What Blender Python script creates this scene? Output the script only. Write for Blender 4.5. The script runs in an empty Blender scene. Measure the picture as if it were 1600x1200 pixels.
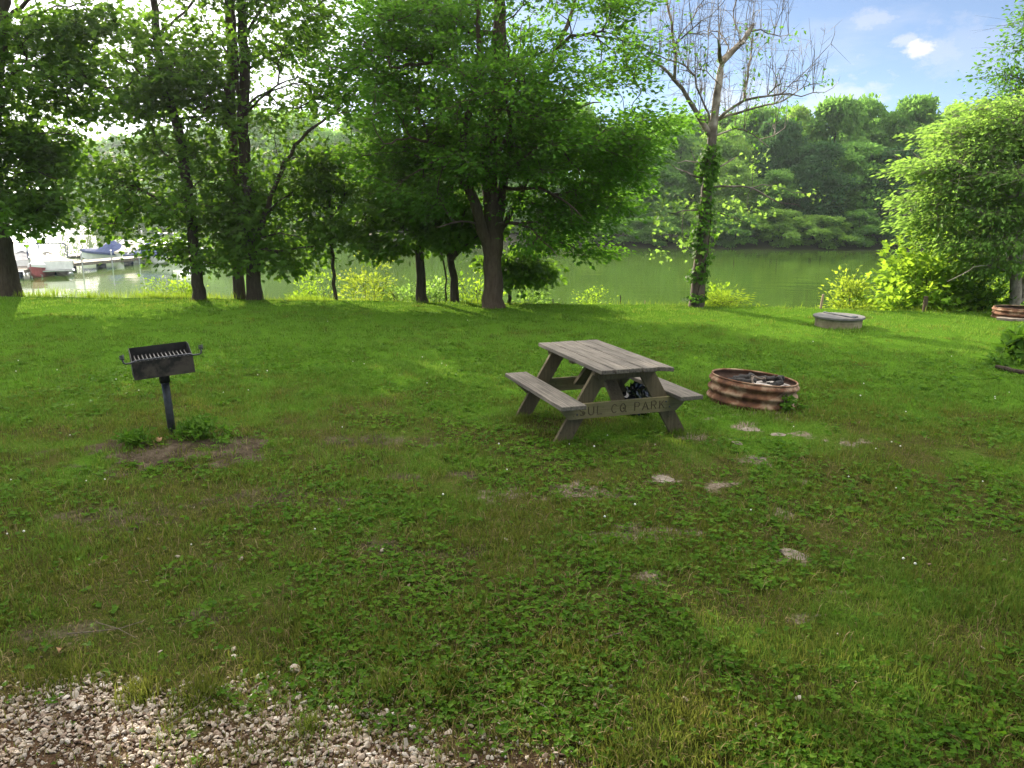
import bpy, math, random
import numpy as np
from mathutils import Matrix, Vector
rng = np.random.default_rng(7)
random.seed(7)
S = bpy.context.scene
COL = S.collection
R = math.radians
PI = math.pi

# ------------------------------------------------------------------ camera
F, CH, PITCH, ROLL = 1200.0, 2.19, 0.226, 0.007
fwd = np.array([0, math.cos(PITCH), -math.sin(PITCH)])
up0 = np.array([0, math.sin(PITCH), math.cos(PITCH)])
rt0 = np.array([1.0, 0, 0])
RT = rt0 * math.cos(ROLL) + up0 * math.sin(ROLL)
UP = -rt0 * math.sin(ROLL) + up0 * math.cos(ROLL)
CAMP = np.array([0, 0, CH])
cam = bpy.data.cameras.new('camera')
cam.sensor_width = 36; cam.lens = 36 * F / 1600
cam.clip_start = 0.1; cam.clip_end = 6000
camo = bpy.data.objects.new('camera', cam); COL.objects.link(camo)
camo.matrix_world = Matrix(((RT[0], UP[0], -fwd[0], 0), (RT[1], UP[1], -fwd[1], 0), (RT[2], UP[2], -fwd[2], CH), (0, 0, 0, 1)))
S.camera = camo

def ray(px, py):
    return fwd * F + RT * (px - 800) - UP * (py - 600)
def P(px, py, Y):                     # world point seen at a photo pixel, on the plane y = Y
    d = ray(px, py); return CAMP + d * (Y / d[1])
def G(px, py, z=0.0):                 # world point on level ground
    d = ray(px, py); return CAMP + d * ((z - CH) / d[2])
def mpp(Y):
    return Y / F

# ------------------------------------------------------------------ numpy noise
_perm = rng.random((256, 256))
def vnoise(x, y):
    xi = np.floor(x).astype(int); yi = np.floor(y).astype(int)
    fx = x - xi; fy = y - yi
    fx = fx * fx * (3 - 2 * fx); fy = fy * fy * (3 - 2 * fy)
    a = _perm[xi & 255, yi & 255]; b = _perm[(xi + 1) & 255, yi & 255]
    c = _perm[xi & 255, (yi + 1) & 255]; d = _perm[(xi + 1) & 255, (yi + 1) & 255]
    return (a * (1 - fx) + b * fx) * (1 - fy) + (c * (1 - fx) + d * fx) * fy
def fbm(x, y, o=3):
    s = 0; a = 0.5; t = 0
    for k in range(o):
        s = s + a * vnoise(x * 2 ** k + 17.3 * k, y * 2 ** k + 5.1 * k); t += a; a *= 0.5
    return s / t

# ------------------------------------------------------------------ mesh helpers
def make_mesh(name, V, polys, mats, smooth=False, mat_idx=None):
    """polys: list of (n_poly, k) int arrays"""
    me = bpy.data.meshes.new(name)
    V = np.asarray(V, np.float32)
    me.vertices.add(len(V)); me.vertices.foreach_set('co', V.ravel())
    polys = [np.asarray(p, np.int32) for p in polys if len(p)]
    nl = sum(p.size for p in polys); npol = sum(len(p) for p in polys)
    me.loops.add(nl); me.polygons.add(npol)
    me.loops.foreach_set('vertex_index', np.concatenate([p.ravel() for p in polys]))
    tot = np.concatenate([np.full(len(p), p.shape[1], np.int32) for p in polys])
    st = np.concatenate([[0], np.cumsum(tot)[:-1]]).astype(np.int32)
    me.polygons.foreach_set('loop_start', st)
    if mat_idx is not None: me.polygons.foreach_set('material_index', np.asarray(mat_idx, np.int32))
    me.polygons.foreach_set('use_smooth', np.full(npol, bool(smooth)))
    for m in (mats if isinstance(mats, (list, tuple)) else [mats]): me.materials.append(m)
    me.update(calc_edges=True); me.validate()
    return me
def link(name, me, parent=None):
    o = bpy.data.objects.new(name, me); COL.objects.link(o)
    if parent is not None: o.parent = parent
    return o
def tag(o, label=None, cat=None, group=None, kind=None):
    if label: o['label'] = label
    if cat: o['category'] = cat
    if group: o['group'] = group
    if kind: o['kind'] = kind
    return o
def thing(name, label, cat, loc=(0, 0, 0), rotz=0, group=None):
    o = bpy.data.objects.new(name, None); COL.objects.link(o)
    o.location = [float(v) for v in loc]; o.rotation_euler = (0, 0, rotz); o.empty_display_size = 0.2
    return tag(o, label, cat, group)
class MB:
    """collects shapes into one mesh"""
    def __init__(s): s.V = []; s.F = {}; s.n = 0; s.M = {}
    def add(s, V, faces, mi=0):
        V = np.asarray(V, float).reshape(-1, 3)
        for f in faces:
            k = len(f); s.F.setdefault(k, []).append([i + s.n for i in f]); s.M.setdefault(k, []).append(mi)
        s.V.append(V); s.n += len(V); return s
    def addq(s, V, Q, mi=0):
        V = np.asarray(V, float); Q = np.asarray(Q, int) + s.n; k = Q.shape[1]
        s.F.setdefault(k, []).extend(Q.tolist()); s.M.setdefault(k, []).extend([mi] * len(Q))
        s.V.append(V); s.n += len(V); return s
    def box(s, c, size, rot=None, mi=0, ch=0.0):
        h = np.array(size, float) / 2; c = np.array(c, float)
        if ch <= 0:
            V = np.array([[x, y, z] for z in (-1, 1) for y in (-1, 1) for x in (-1, 1)], float) * h
            Fc = [(0, 2, 3, 1), (4, 5, 7, 6), (0, 1, 5, 4), (2, 6, 7, 3), (0, 4, 6, 2), (1, 3, 7, 5)]
        else:                                                   # chamfered box: 24 vertices
            V = []; idx = {}
            for sx in (-1, 1):
                for sy in (-1, 1):
                    for sz in (-1, 1):
                        sg = np.array([sx, sy, sz])
                        for ax in range(3):
                            v = sg * (h - ch); v[ax] = sg[ax] * h[ax]
                            idx[(sx, sy, sz, ax)] = len(V); V.append(v)
            Fc = []
            for ax in range(3):
                a, b = (ax + 1) % 3, (ax + 2) % 3
                for sg in (-1, 1):
                    q = []
                    for sa, sb in ((-1, -1), (1, -1), (1, 1), (-1, 1)):
                        k = [0, 0, 0]; k[ax] = sg; k[a] = sa; k[b] = sb; q.append(idx[(*k, ax)])
                    Fc.append(q if sg > 0 else q[::-1])
                for sa in (-1, 1):
                    for sb in (-1, 1):
                        k0 = [0, 0, 0]; k1 = [0, 0, 0]
                        k0[ax] = -1; k1[ax] = 1; k0[a] = k1[a] = sa; k0[b] = k1[b] = sb
                        q = [idx[(*k0, a)], idx[(*k1, a)], idx[(*k1, b)], idx[(*k0, b)]]
                        Fc.append(q if sa * sb < 0 else q[::-1])
            for sx in (-1, 1):
                for sy in (-1, 1):
                    for sz in (-1, 1):
                        q = [idx[(sx, sy, sz, 0)], idx[(sx, sy, sz, 1)], idx[(sx, sy, sz, 2)]]
                        Fc.append(q if sx * sy * sz > 0 else q[::-1])
            V = np.array(V)
        if rot is not None: V = V @ np.array(rot.to_3x3() if hasattr(rot, 'to_3x3') else rot).T
        return s.add(V + c, Fc, mi)
    def tube(s, pts, rad, k=8, cap=True, mi=0, closed=False):
        V, Q = tube_np(np.asarray(pts, float), rad, k)
        n0 = s.n; s.addq(V, Q, mi)
        if cap:
            n = len(V)
            s.F.setdefault(k, []).append([n0 + i for i in range(k)][::-1]); s.M.setdefault(k, []).append(mi)
            s.F.setdefault(k, []).append([n0 + n - k + i for i in range(k)]); s.M.setdefault(k, []).append(mi)
        return s
    def lathe(s, prof, k=32, c=(0, 0, 0), mi=0, tilt=None):
        prof = np.asarray(prof, float); n = len(prof)
        a = np.arange(k) * 2 * PI / k
        V = np.stack([prof[:, 0:1] * np.cos(a), prof[:, 0:1] * np.sin(a), np.repeat(prof[:, 1:2], k, 1)], -1).reshape(-1, 3)
        Q = []
        for i in range(n - 1):
            for j in range(k):
                Q.append((i * k + j, i * k + (j + 1) % k, (i + 1) * k + (j + 1) % k, (i + 1) * k + j))
        if tilt is not None: V = V @ np.array(tilt).T
        return s.addq(V + np.array(c), Q, mi)
    def prism(s, poly, z0, z1, axis=2, mi=0, ):
        """polygon (a,b) extruded along axis"""
        poly = np.asarray(poly, float); n = len(poly)
        def emb(z):
            if axis == 2: return np.column_stack([poly, np.full(n, z)])
            if axis == 0: return np.column_stack([np.full(n, z), poly])
            return np.column_stack([poly[:, 0], np.full(n, z), poly[:, 1]])
        V = np.vstack([emb(z0), emb(z1)])
        Fc = [list(range(n))[::-1], list(range(n, 2 * n))] + [(i, (i + 1) % n, n + (i + 1) % n, n + i) for i in range(n)]
        return s.add(V, Fc, mi)
    def xform(s, M):
        M = np.array(M)
        s.V = [v @ M[:3, :3].T + M[:3, 3] for v in s.V]; return s
    def mesh(s, name, mats, smooth=False):
        V = np.concatenate(s.V); ks = sorted(s.F)
        return make_mesh(name, V, [np.array(s.F[k]) for k in ks], mats, smooth, np.concatenate([np.array(s.M[k]) for k in ks]))
    def build(s, name, mats, parent=None, smooth=False):
        return link(name, s.mesh(name, mats, smooth), parent)

def tube_np(P_, rad, k=6):
    n = len(P_); rad = np.broadcast_to(np.asarray(rad, float), (n,))
    T = np.gradient(P_, axis=0); T /= np.linalg.norm(T, axis=1, keepdims=True) + 1e-9
    ref = np.array([0.0, 0, 1]) if abs(T[0, 2]) < 0.9 else np.array([1.0, 0, 0])
    V = np.empty((n, k, 3)); a = np.arange(k) * 2 * PI / k
    u = np.cross(T[0], ref); u /= np.linalg.norm(u)
    for i in range(n):
        u = u - T[i] * (u @ T[i]); u /= np.linalg.norm(u) + 1e-9
        w = np.cross(T[i], u)
        V[i] = P_[i] + rad[i] * (np.outer(np.cos(a), u) + np.outer(np.sin(a), w))
    i = np.arange(n - 1)[:, None] * k; j = np.arange(k)[None]
    Q = np.stack([i + j, i + (j + 1) % k, i + k + (j + 1) % k, i + k + j], -1).reshape(-1, 4)
    return V.reshape(-1, 3), Q

def rot(ax, ang): return np.array(Matrix.Rotation(ang, 3, ax))

# ------------------------------------------------------------------ materials
def new_mat(name):
    m = bpy.data.materials.new(name); m.use_nodes = True
    nt = m.node_tree; nt.nodes.clear()
    out = nt.nodes.new('ShaderNodeOutputMaterial')
    return m, nt, out
def N(nt, t, **kw):
    n = nt.nodes.new(t)
    for k, v in kw.items():
        if k.startswith('i_'): n.inputs[k[2:].replace('_', ' ')].default_value = v
        else: setattr(n, k, v)
    return n
def ramp(nt, fac, stops, interp='LINEAR'):
    r = nt.nodes.new('ShaderNodeValToRGB'); cr = r.color_ramp; cr.interpolation = interp
    while len(cr.elements) < len(stops): cr.elements.new(0.5)
    for e, (p, c) in zip(cr.elements, stops):
        e.position = p; e.color = (*c, 1) if len(c) == 3 else c
    nt.links.new(fac, r.inputs[0]); return r.outputs[0]
def mixc(nt, fac, a, b, mode='MIX'):
    m = nt.nodes.new('ShaderNodeMix'); m.data_type = 'RGBA'; m.blend_type = mode
    for sock, v in ((m.inputs[0], fac), (m.inputs[6], a), (m.inputs[7], b)):
        if hasattr(v, 'is_linked'): nt.links.new(v, sock)
        else: sock.default_value = v if isinstance(v, (int, float)) else ((*v, 1) if len(v) == 3 else v)
    return m.outputs[2]
def math_(nt, op, a, b=0.5, clamp=False):
    m = nt.nodes.new('ShaderNodeMath'); m.operation = op; m.use_clamp = clamp
    for sock, v in ((m.inputs[0], a), (m.inputs[1], b)):
        if hasattr(v, 'is_linked'): nt.links.new(v, sock)
        else: sock.default_value = v
    return m.outputs[0]
def noise(nt, scale, detail=3, rough=0.55, vec=None, coord='Object', stretch=None):
    n = nt.nodes.new('ShaderNodeTexNoise'); n.inputs['Scale'].default_value = scale
    n.inputs['Detail'].default_value = detail; n.inputs['Roughness'].default_value = rough
    if vec is None:
        tc = nt.nodes.new('ShaderNodeTexCoord'); vec = tc.outputs[coord]
    if stretch:
        mp = nt.nodes.new('ShaderNodeMapping'); mp.inputs['Scale'].default_value = stretch
        nt.links.new(vec, mp.inputs[0]); vec = mp.outputs[0]
    nt.links.new(vec, n.inputs['Vector']); return n.outputs[0]
def bump(nt, h, strength=0.4, dist=0.02):
    b = nt.nodes.new('ShaderNodeBump'); b.inputs['Strength'].default_value = strength; b.inputs['Distance'].default_value = dist
    nt.links.new(h, b.inputs['Height']); return b.outputs[0]
def pbsdf(nt, out, color, rough=0.7, metal=0.0, spec=0.4, normal=None):
    b = nt.nodes.new('ShaderNodeBsdfPrincipled')
    for nm, v in (('Base Color', color), ('Roughness', rough), ('Metallic', metal), ('Specular IOR Level', spec)):
        if hasattr(v, 'is_linked'): nt.links.new(v, b.inputs[nm])
        else: b.inputs[nm].default_value = (*v, 1) if isinstance(v, tuple) else v
    if normal is not None: nt.links.new(normal, b.inputs['Normal'])
    if out is not None: nt.links.new(b.outputs[0], out.inputs[0])
    return b

def mat_leaf(name, cols, trans, tfac=0.45, rough=0.5, spec=0.3, lowfreq=0.6):
    m, nt, out = new_mat(name)
    geo = N(nt, 'ShaderNodeNewGeometry')
    oi = N(nt, 'ShaderNodeObjectInfo')
    nz = noise(nt, lowfreq, 2, vec=geo.outputs['Position'])
    t = math_(nt, 'ADD', math_(nt, 'MULTIPLY', geo.outputs['Random Per Island'], 0.55), math_(nt, 'MULTIPLY', math_(nt, 'SUBTRACT', nz, 0.25), 0.9), True)
    n = len(cols)
    c = ramp(nt, t, [(0.08 + 0.84 * i / (n - 1), cols[i]) for i in range(n)])
    hs = N(nt, 'ShaderNodeHueSaturation'); nt.links.new(c, hs.inputs['Color'])
    nt.links.new(math_(nt, 'ADD', math_(nt, 'MULTIPLY', oi.outputs['Random'], 0.3), 0.85), hs.inputs['Value'])
    b = pbsdf(nt, None, hs.outputs[0], rough, 0, spec)
    tr = N(nt, 'ShaderNodeBsdfTranslucent')
    tc = mixc(nt, t, tuple(v * 0.75 for v in trans), tuple(min(1, v * 1.25) for v in trans))
    nt.links.new(tc, tr.inputs[0])
    mx = N(nt, 'ShaderNodeMixShader'); mx.inputs[0].default_value = tfac
    nt.links.new(b.outputs[0], mx.inputs[1]); nt.links.new(tr.outputs[0], mx.inputs[2]); nt.links.new(mx.outputs[0], out.inputs[0])
    return m
def mat_bark(name, c0, c1, scale=1.0, sz=0.18):
    m, nt, out = new_mat(name)
    h = noise(nt, 26 * scale, 5, 0.65, stretch=(1, 1, sz))
    h2 = noise(nt, 3 * scale, 3)
    c = ramp(nt, h, [(0.3, c0), (0.7, c1)])
    c = mixc(nt, math_(nt, 'MULTIPLY', h2, 0.6), c, tuple(v * 0.55 for v in c0))
    pbsdf(nt, out, c, 0.95, 0, 0.1, bump(nt, h, 0.9, 0.03)); return m
def mat_simple(name, c0, c1, scale=8, rough=0.7, metal=0.0, spec=0.4, bstr=0.15, bdist=0.01, stretch=None, detail=4, lo=0.3, hi=0.7):
    m, nt, out = new_mat(name)
    h = noise(nt, scale, detail, 0.6, stretch=stretch)
    pbsdf(nt, out, ramp(nt, h, [(lo, c0), (hi, c1)]), rough, metal, spec, bump(nt, h, bstr, bdist)); return m
def mat_wood(name, c0, c1, axis=0, green=None):
    m, nt, out = new_mat(name)
    st = [30, 30, 30]; st[axis] = 1.6
    h = noise(nt, 1.6, 6, 0.65, stretch=tuple(st)); h2 = noise(nt, 2.2, 4, 0.6); h3 = noise(nt, 30, 3, 0.6)
    oi = N(nt, 'ShaderNodeNewGeometry')
    c = ramp(nt, h, [(0.28, c0), (0.72, c1)])
    c = mixc(nt, math_(nt, 'MULTIPLY', h2, 0.8), c, tuple(v * 0.45 for v in c0))
    if green: c = mixc(nt, ramp(nt, h2, [(0.45, (0, 0, 0)), (0.62, (0.6, 0.6, 0.6))]), c, green)
    c = mixc(nt, ramp(nt, h3, [(0.62, (0, 0, 0)), (0.7, (0.6, 0.6, 0.6))]), c, tuple(v * 0.35 for v in c0))
    hs = N(nt, 'ShaderNodeHueSaturation'); nt.links.new(c, hs.inputs['Color'])
    nt.links.new(math_(nt, 'ADD', math_(nt, 'MULTIPLY', oi.outputs['Random Per Island'], 0.5), 0.75), hs.inputs['Value'])
    pbsdf(nt, out, hs.outputs[0], 0.85, 0, 0.25, bump(nt, h, 0.6, 0.004)); return m

LEAF_MAPLE = mat_leaf('maple_leaf', [(.018, .045, .007), (.038, .088, .012), (.07, .14, .018)], (.15, .30, .022), 0.46, .6, .06)
LEAF_ASH = mat_leaf('elm_leaf', [(.017, .048, .007), (.036, .098, .012), (.07, .155, .020)], (.14, .33, .022), 0.46, .6, .06)
LEAF_LOCUST = mat_leaf('light_leaf', [(.07, .14, .030), (.105, .19, .042), (.155, .24, .06)], (.24, .41, .06), 0.5, .55, .1)
LEAF_SHRUB = mat_leaf('shrub_leaf', [(.055, .13, .010), (.09, .19, .014), (.13, .22, .02)], (.32, .50, .035), 0.45, .6, .06)
LEAF_YELLOW = mat_leaf('yellowish_leaf', [(.09, .17, .02), (.14, .22, .025), (.20, .24, .04)], (.38, .50, .04), 0.42, .6, .1)
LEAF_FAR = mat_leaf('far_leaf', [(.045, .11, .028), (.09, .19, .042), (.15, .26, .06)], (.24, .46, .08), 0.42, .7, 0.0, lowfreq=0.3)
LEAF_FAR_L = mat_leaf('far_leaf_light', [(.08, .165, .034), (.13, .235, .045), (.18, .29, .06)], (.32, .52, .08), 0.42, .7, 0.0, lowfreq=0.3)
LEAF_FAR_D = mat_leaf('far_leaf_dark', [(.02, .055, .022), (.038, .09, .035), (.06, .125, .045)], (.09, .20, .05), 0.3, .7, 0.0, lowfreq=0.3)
LEAF_IVY = mat_leaf('ivy_leaf', [(.025, .065, .010), (.045, .11, .014), (.08, .16, .02)], (.12, .28, .02), .35, .6, .06)
BARK = mat_bark('dark_bark', (.035, .027, .020), (.085, .068, .050))
BARK_BR = mat_bark('brown_bark', (.06, .042, .030), (.13, .10, .072))
BARK_PALE = mat_bark('pale_bark', (.16, .13, .10), (.42, .37, .31), 0.5, 0.5)
BARK_FAR = mat_bark('far_bark', (.05, .042, .034), (.10, .085, .07), 0.4)
WOOD_TOP = mat_wood('weathered_plank', (.045, .040, .034), (.29, .255, .215))
WOOD_LEG = mat_wood('treated_leg_wood', (.085, .066, .038), (.18, .145, .085), 2)
WOOD_BEAM = mat_wood('treated_beam_wood', (.13, .112, .055), (.235, .20, .105), 1)
WOOD_CUT = mat_simple('carved_groove', (.05, .038, .02), (.11, .082, .045), 40, 0.9, bstr=.3)
IRON = mat_simple('sooty_iron', (.008, .008, .009), (.03, .027, .025), 14, .6, .4, .4, .3)
IRON_WORN = mat_simple('worn_plate', (.010, .009, .008), (.055, .045, .036), 9, .65, .3, .4, .4, lo=.42, hi=.58)
IRON_GREY = mat_simple('grey_steel', (.035, .037, .045), (.075, .078, .09), 20, .5, .6, .5, .2)
STEEL = mat_simple('bare_steel', (.06, .058, .056), (.16, .155, .15), 30, .35, .9, .5, .2)
RUST = mat_simple('rust', (.040, .018, .012), (.17, .088, .050), 7, .85, .2, .2, .4, detail=7)
m, nt, out = new_mat('rust_scale'); RUST = m
n1 = noise(nt, 7, 7, .6); n2 = noise(nt, 3.6, 6, .65, stretch=(1, 1, 1.3)); n3 = noise(nt, 40, 3)
c = ramp(nt, n1, [(.3, (.045, .020, .013)), (.52, (.14, .066, .036)), (.72, (.26, .145, .085))])
c = mixc(nt, ramp(nt, n2, [(.50, (0, 0, 0)), (.62, (.8, .8, .8))]), c, (.34, .25, .17))
c = mixc(nt, ramp(nt, n2, [(.30, (.8, .8, .8)), (.40, (0, 0, 0))]), c, (.03, .018, .014))
pbsdf(nt, out, c, .85, .1, .2, bump(nt, n3, .5, .006))
RUST_IN = mat_simple('sooty_rust', (.045, .026, .020), (.13, .08, .06), 6, .9, .1, .2, .4, detail=6)
ASH = mat_simple('ash', (.06, .05, .045), (.46, .42, .38), 13, .95, 0, .1, .9, .03, detail=7, lo=.38, hi=.62)
CHAR = mat_simple('charred_wood', (.006, .006, .006), (.05, .045, .042), 25, .8, 0, .3, .7)
CONC = mat_simple('concrete', (.13, .11, .065), (.28, .24, .16), 7, .9, 0, .2, .4, detail=6)
LID = mat_simple('lid_concrete', (.075, .072, .070), (.135, .13, .128), 9, .8, 0, .3, .2)
STONE = mat_simple('flat_stone', (.10, .082, .064), (.25, .21, .17), 10, .9, 0, .2, .5, detail=6)
m, nt, out = new_mat('black_plastic'); pbsdf(nt, out, (.008, .008, .01), .18, 0, .6); BAG = m
WHITE = mat_simple('white_gel_coat', (.62, .62, .62), (.78, .78, .77), 3, .35, 0, .5, .05)
CREAM = mat_simple('cream_canvas', (.50, .44, .36), (.62, .56, .47), 5, .85, 0, .2, .2)
GREYC = mat_simple('grey_canvas', (.32, .31, .31), (.45, .43, .42), 5, .85, 0, .2, .2)
BLUEC = mat_simple('blue_canvas', (.03, .045, .11), (.055, .075, .17), 5, .8, 0, .2, .2)
NAVY = mat_simple('navy_paint', (.015, .03, .08), (.03, .05, .12), 5, .4, 0, .5, .05)
REDP = mat_simple('red_paint', (.26, .05, .06), (.36, .08, .09), 5, .4, 0, .5, .05)
ALU = mat_simple('aluminium', (.45, .46, .47), (.60, .60, .61), 8, .35, .9, .5, .05)
DOCKW = mat_simple('dock_wood', (.10, .085, .07), (.22, .19, .16), 12, .85, 0, .2, .3, stretch=(1, 8, 1))
SOILM = mat_simple('bark_soil', (.014, .016, .008), (.035, .035, .018), 30, .95, 0, .1, .6)
TWIG = mat_bark('dead_twig', (.14, .11, .085), (.28, .23, .19), 2)
POST = mat_wood('stake_wood', (.20, .15, .09), (.38, .29, .18), 2)

# grass material: natural variation between lush, olive and straw blades, plus tinted front shade
def mat_grass(name, dead=0.5):
    m, nt, out = new_mat(name)
    geo = N(nt, 'ShaderNodeNewGeometry')
    at = N(nt, 'ShaderNodeAttribute', attribute_name='dry_shade')
    big = noise(nt, 0.35, 3, vec=geo.outputs['Position']); mid = noise(nt, 2.2, 3, vec=geo.outputs['Position'])
    lush = ramp(nt, geo.outputs['Random Per Island'], [(0.0, (.038, .084, .012)), (.5, (.076, .152, .021)), (1.0, (.135, .225, .042))])
    oliv = ramp(nt, geo.outputs['Random Per Island'], [(0.0, (.028, .042, .007)), (.55, (.062, .085, .013)), (.85, (.115, .128, .026)), (1.0, (.22, .175, .06))])
    f = math_(nt, 'ADD', math_(nt, 'MULTIPLY', math_(nt, 'SUBTRACT', math_(nt, 'ADD', math_(nt, 'MULTIPLY', big, .5), math_(nt, 'MULTIPLY', mid, .5)), .42), 3.0), at.outputs['Fac'], True)
    c = mixc(nt, f, lush, oliv)
    b = pbsdf(nt, None, c, .8, 0, 0.0)
    tr = N(nt, 'ShaderNodeBsdfTranslucent')
    nt.links.new(mixc(nt, f, (.18, .31, .036), (.24, .27, .045)), tr.inputs[0])
    mx = N(nt, 'ShaderNodeMixShader'); mx.inputs[0].default_value = .35
    nt.links.new(b.outputs[0], mx.inputs[1]); nt.links.new(tr.outputs[0], mx.inputs[2]); nt.links.new(mx.outputs[0], out.inputs[0])
    return m
GRASS = mat_grass('grass_blade')
TALLG = mat_leaf('tall_grass_blade', [(.10, .17, .015), (.15, .23, .02), (.24, .25, .06)], (.30, .44, .03), .4, .7, 0.0)
CLOVER = mat_leaf('clover_leaf', [(.028, .075, .006), (.055, .13, .008), (.10, .17, .016)], (.14, .30, .015), .3, .6, .05, lowfreq=2.5)
WEED = mat_leaf('weed_leaf', [(.035, .09, .012), (.065, .14, .018), (.11, .19, .03)], (.14, .30, .02), .35, .6, .05, lowfreq=3)

# lawn sheet
m, nt, out = new_mat('lawn_ground'); LAWN = m
geo = N(nt, 'ShaderNodeNewGeometry')
bare = N(nt, 'ShaderNodeAttribute', attribute_name='bare'); grv = N(nt, 'ShaderNodeAttribute', attribute_name='gravel')
pos = geo.outputs['Position']
n1 = noise(nt, .4, 3, vec=pos); n2 = noise(nt, 5, 5, .65, vec=pos); n3 = noise(nt, 45, 4, .7, vec=pos)
turf = ramp(nt, n2, [(.25, (.022, .038, .004)), (.5, (.05, .085, .007)), (.75, (.085, .12, .014))])
dry_shade_ = N(nt, 'ShaderNodeAttribute', attribute_name='dry_shade')
lushg = ramp(nt, n3, [(.25, (.014, .035, .004)), (.5, (.05, .11, .010)), (.75, (.09, .17, .018))])
turf = mixc(nt, math_(nt, 'MULTIPLY', ramp(nt, n3, [(.45, (0, 0, 0)), (.7, (1, 1, 1))]), .8), ramp(nt, n2, [(.25, (.018, .024, .005)), (.75, (.045, .055, .010))]), (.10, .075, .038))
turf = mixc(nt, math_(nt, 'ADD', math_(nt, 'MULTIPLY', dry_shade_.outputs['Fac'], 1.6), .35, True), lushg, turf)
soil = ramp(nt, n3, [(.3, (.018, .014, .009)), (.55, (.045, .035, .023)), (.75, (.13, .105, .078))])
pale_ = N(nt, 'ShaderNodeAttribute', attribute_name='pale')
soil = mixc(nt, math_(nt, 'MULTIPLY', pale_.outputs['Fac'], .85, True), soil, ramp(nt, n3, [(.35, (.10, .075, .055)), (.5, (.17, .135, .105)), (.7, (.27, .225, .185))]))
soil = mixc(nt, ramp(nt, n2, [(.45, (0, 0, 0)), (.7, (.6, .6, .6))]), soil, (.15, .12, .088))
fac = math_(nt, 'MULTIPLY', math_(nt, 'SUBTRACT', math_(nt, 'ADD', bare.outputs['Fac'], math_(nt, 'MULTIPLY', math_(nt, 'SUBTRACT', n3, .5), .7)), .3), 3.0, True)
c = mixc(nt, fac, turf, soil)
gsoil = ramp(nt, n3, [(.35, (.03, .019, .012)), (.6, (.085, .053, .034)), (.75, (.17, .115, .08))])
c = mixc(nt, grv.outputs['Fac'], c, gsoil)
pbsdf(nt, out, c, 1.0, 0, 0.0, bump(nt, n3, .8, .02))

# water: murky green lake
m, nt, out = new_mat('lake_water_surface'); WATER = m
geo = N(nt, 'ShaderNodeNewGeometry')
w1 = noise(nt, .55, 3, .5, vec=geo.outputs['Position'], stretch=(1, 1.6, 1)); w2 = noise(nt, 4.0, 3, .5, vec=geo.outputs['Position'], stretch=(1, 1.5, 1))
hh = math_(nt, 'ADD', w1, math_(nt, 'MULTIPLY', w2, .12))
wc = ramp(nt, noise(nt, .05, 3, vec=geo.outputs['Position']), [(.3, (.042, .083, .010)), (.7, (.055, .10, .013))])
b = pbsdf(nt, out, wc, .06, 0, .5, bump(nt, hh, .22, .05)); b.inputs['IOR'].default_value = 1.33

# ------------------------------------------------------------------ terrain
WZ = -1.3                                                           # water level
_e = np.array([G(px, py)[:2] for px, py in ((0, 462), (200, 464), (400, 467), (600, 470), (770, 474), (1000, 475), (1150, 478), (1280, 482), (1420, 486), (1560, 489))])
def edge_y(x):
    x = np.asarray(x, float)
    y = np.interp(x, _e[:, 0], _e[:, 1])
    y = y + np.where(x < _e[0, 0], (_e[0, 0] - x) * 0.05, 0) - np.where(x > _e[-1, 0], (x - _e[-1, 0]) * 0.12, 0)
    return y
BARE = []
for px, py, rx, ry in ((265, 716, 105, 20), (560, 690, 120, 10), (450, 780, 110, 16), (900, 770, 120, 14), (760, 860, 120, 20), (1010, 830, 90, 14), (180, 800, 120, 20), (235, 722, 75, 16), (372, 706, 48, 15), (150, 706, 42, 11), (1165, 666, 30, 8), (1240, 676, 22, 6), (1182, 713, 28, 9), (1042, 748, 34, 9), (1120, 757, 30, 10), (1242, 872, 40, 15),
                       (1130, 926, 30, 11), (1238, 968, 36, 11), (1010, 902, 28, 11), (730, 740, 34, 8), (630, 742, 22, 6), (1245, 748, 20, 5), (1215, 800, 20, 7), (1190, 640, 90, 12), (1330, 690, 26, 7), (590, 850, 40, 14), (300, 880, 60, 12), (110, 985, 90, 18), (330, 960, 60, 14), (1090, 680, 40, 8), (1310, 930, 26, 8)):
    g = G(px, py); BARE.append((g[0], g[1], rx * g[1] / F, ry * g[1] ** 2 / (F * CH), .55 if rx in (120, 110, 90, 60, 40) else (1.0 if px < 420 else .64)))
_gv = np.array([G(px, py)[:2] for px, py in ((-300, 1060), (0, 1072), (150, 1066), (300, 1078), (450, 1082), (600, 1104), (750, 1132), (850, 1160), (930, 1195), (1010, 1260))])
PALE = [b for b in BARE if b[0] > .2]
def bare_at(x, y, spots=None):
    b = np.zeros_like(np.asarray(x, float))
    w = (fbm(x * 4, y * 4, 4) - .5) * 2.2 + (fbm(x * 13 + 3, y * 17, 3) - .5) * 2.6
    for bx, by, rx, ry, am in (BARE if spots is None else spots):
        d = np.sqrt(((x - bx) / rx) ** 2 + ((y - by) / ry) ** 2) + w
        b = np.maximum(b, am * np.clip(1.45 - d, 0, 1))
    return b
def gravel_at(x, y):
    g = np.interp(x, _gv[:, 0], _gv[:, 1], right=1.0)
    return np.clip((g - y + (fbm(x * 2.2 + 9, y * 2.6, 4) - .5) * 1.0 + .12) / .38, 0, 1)
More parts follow.
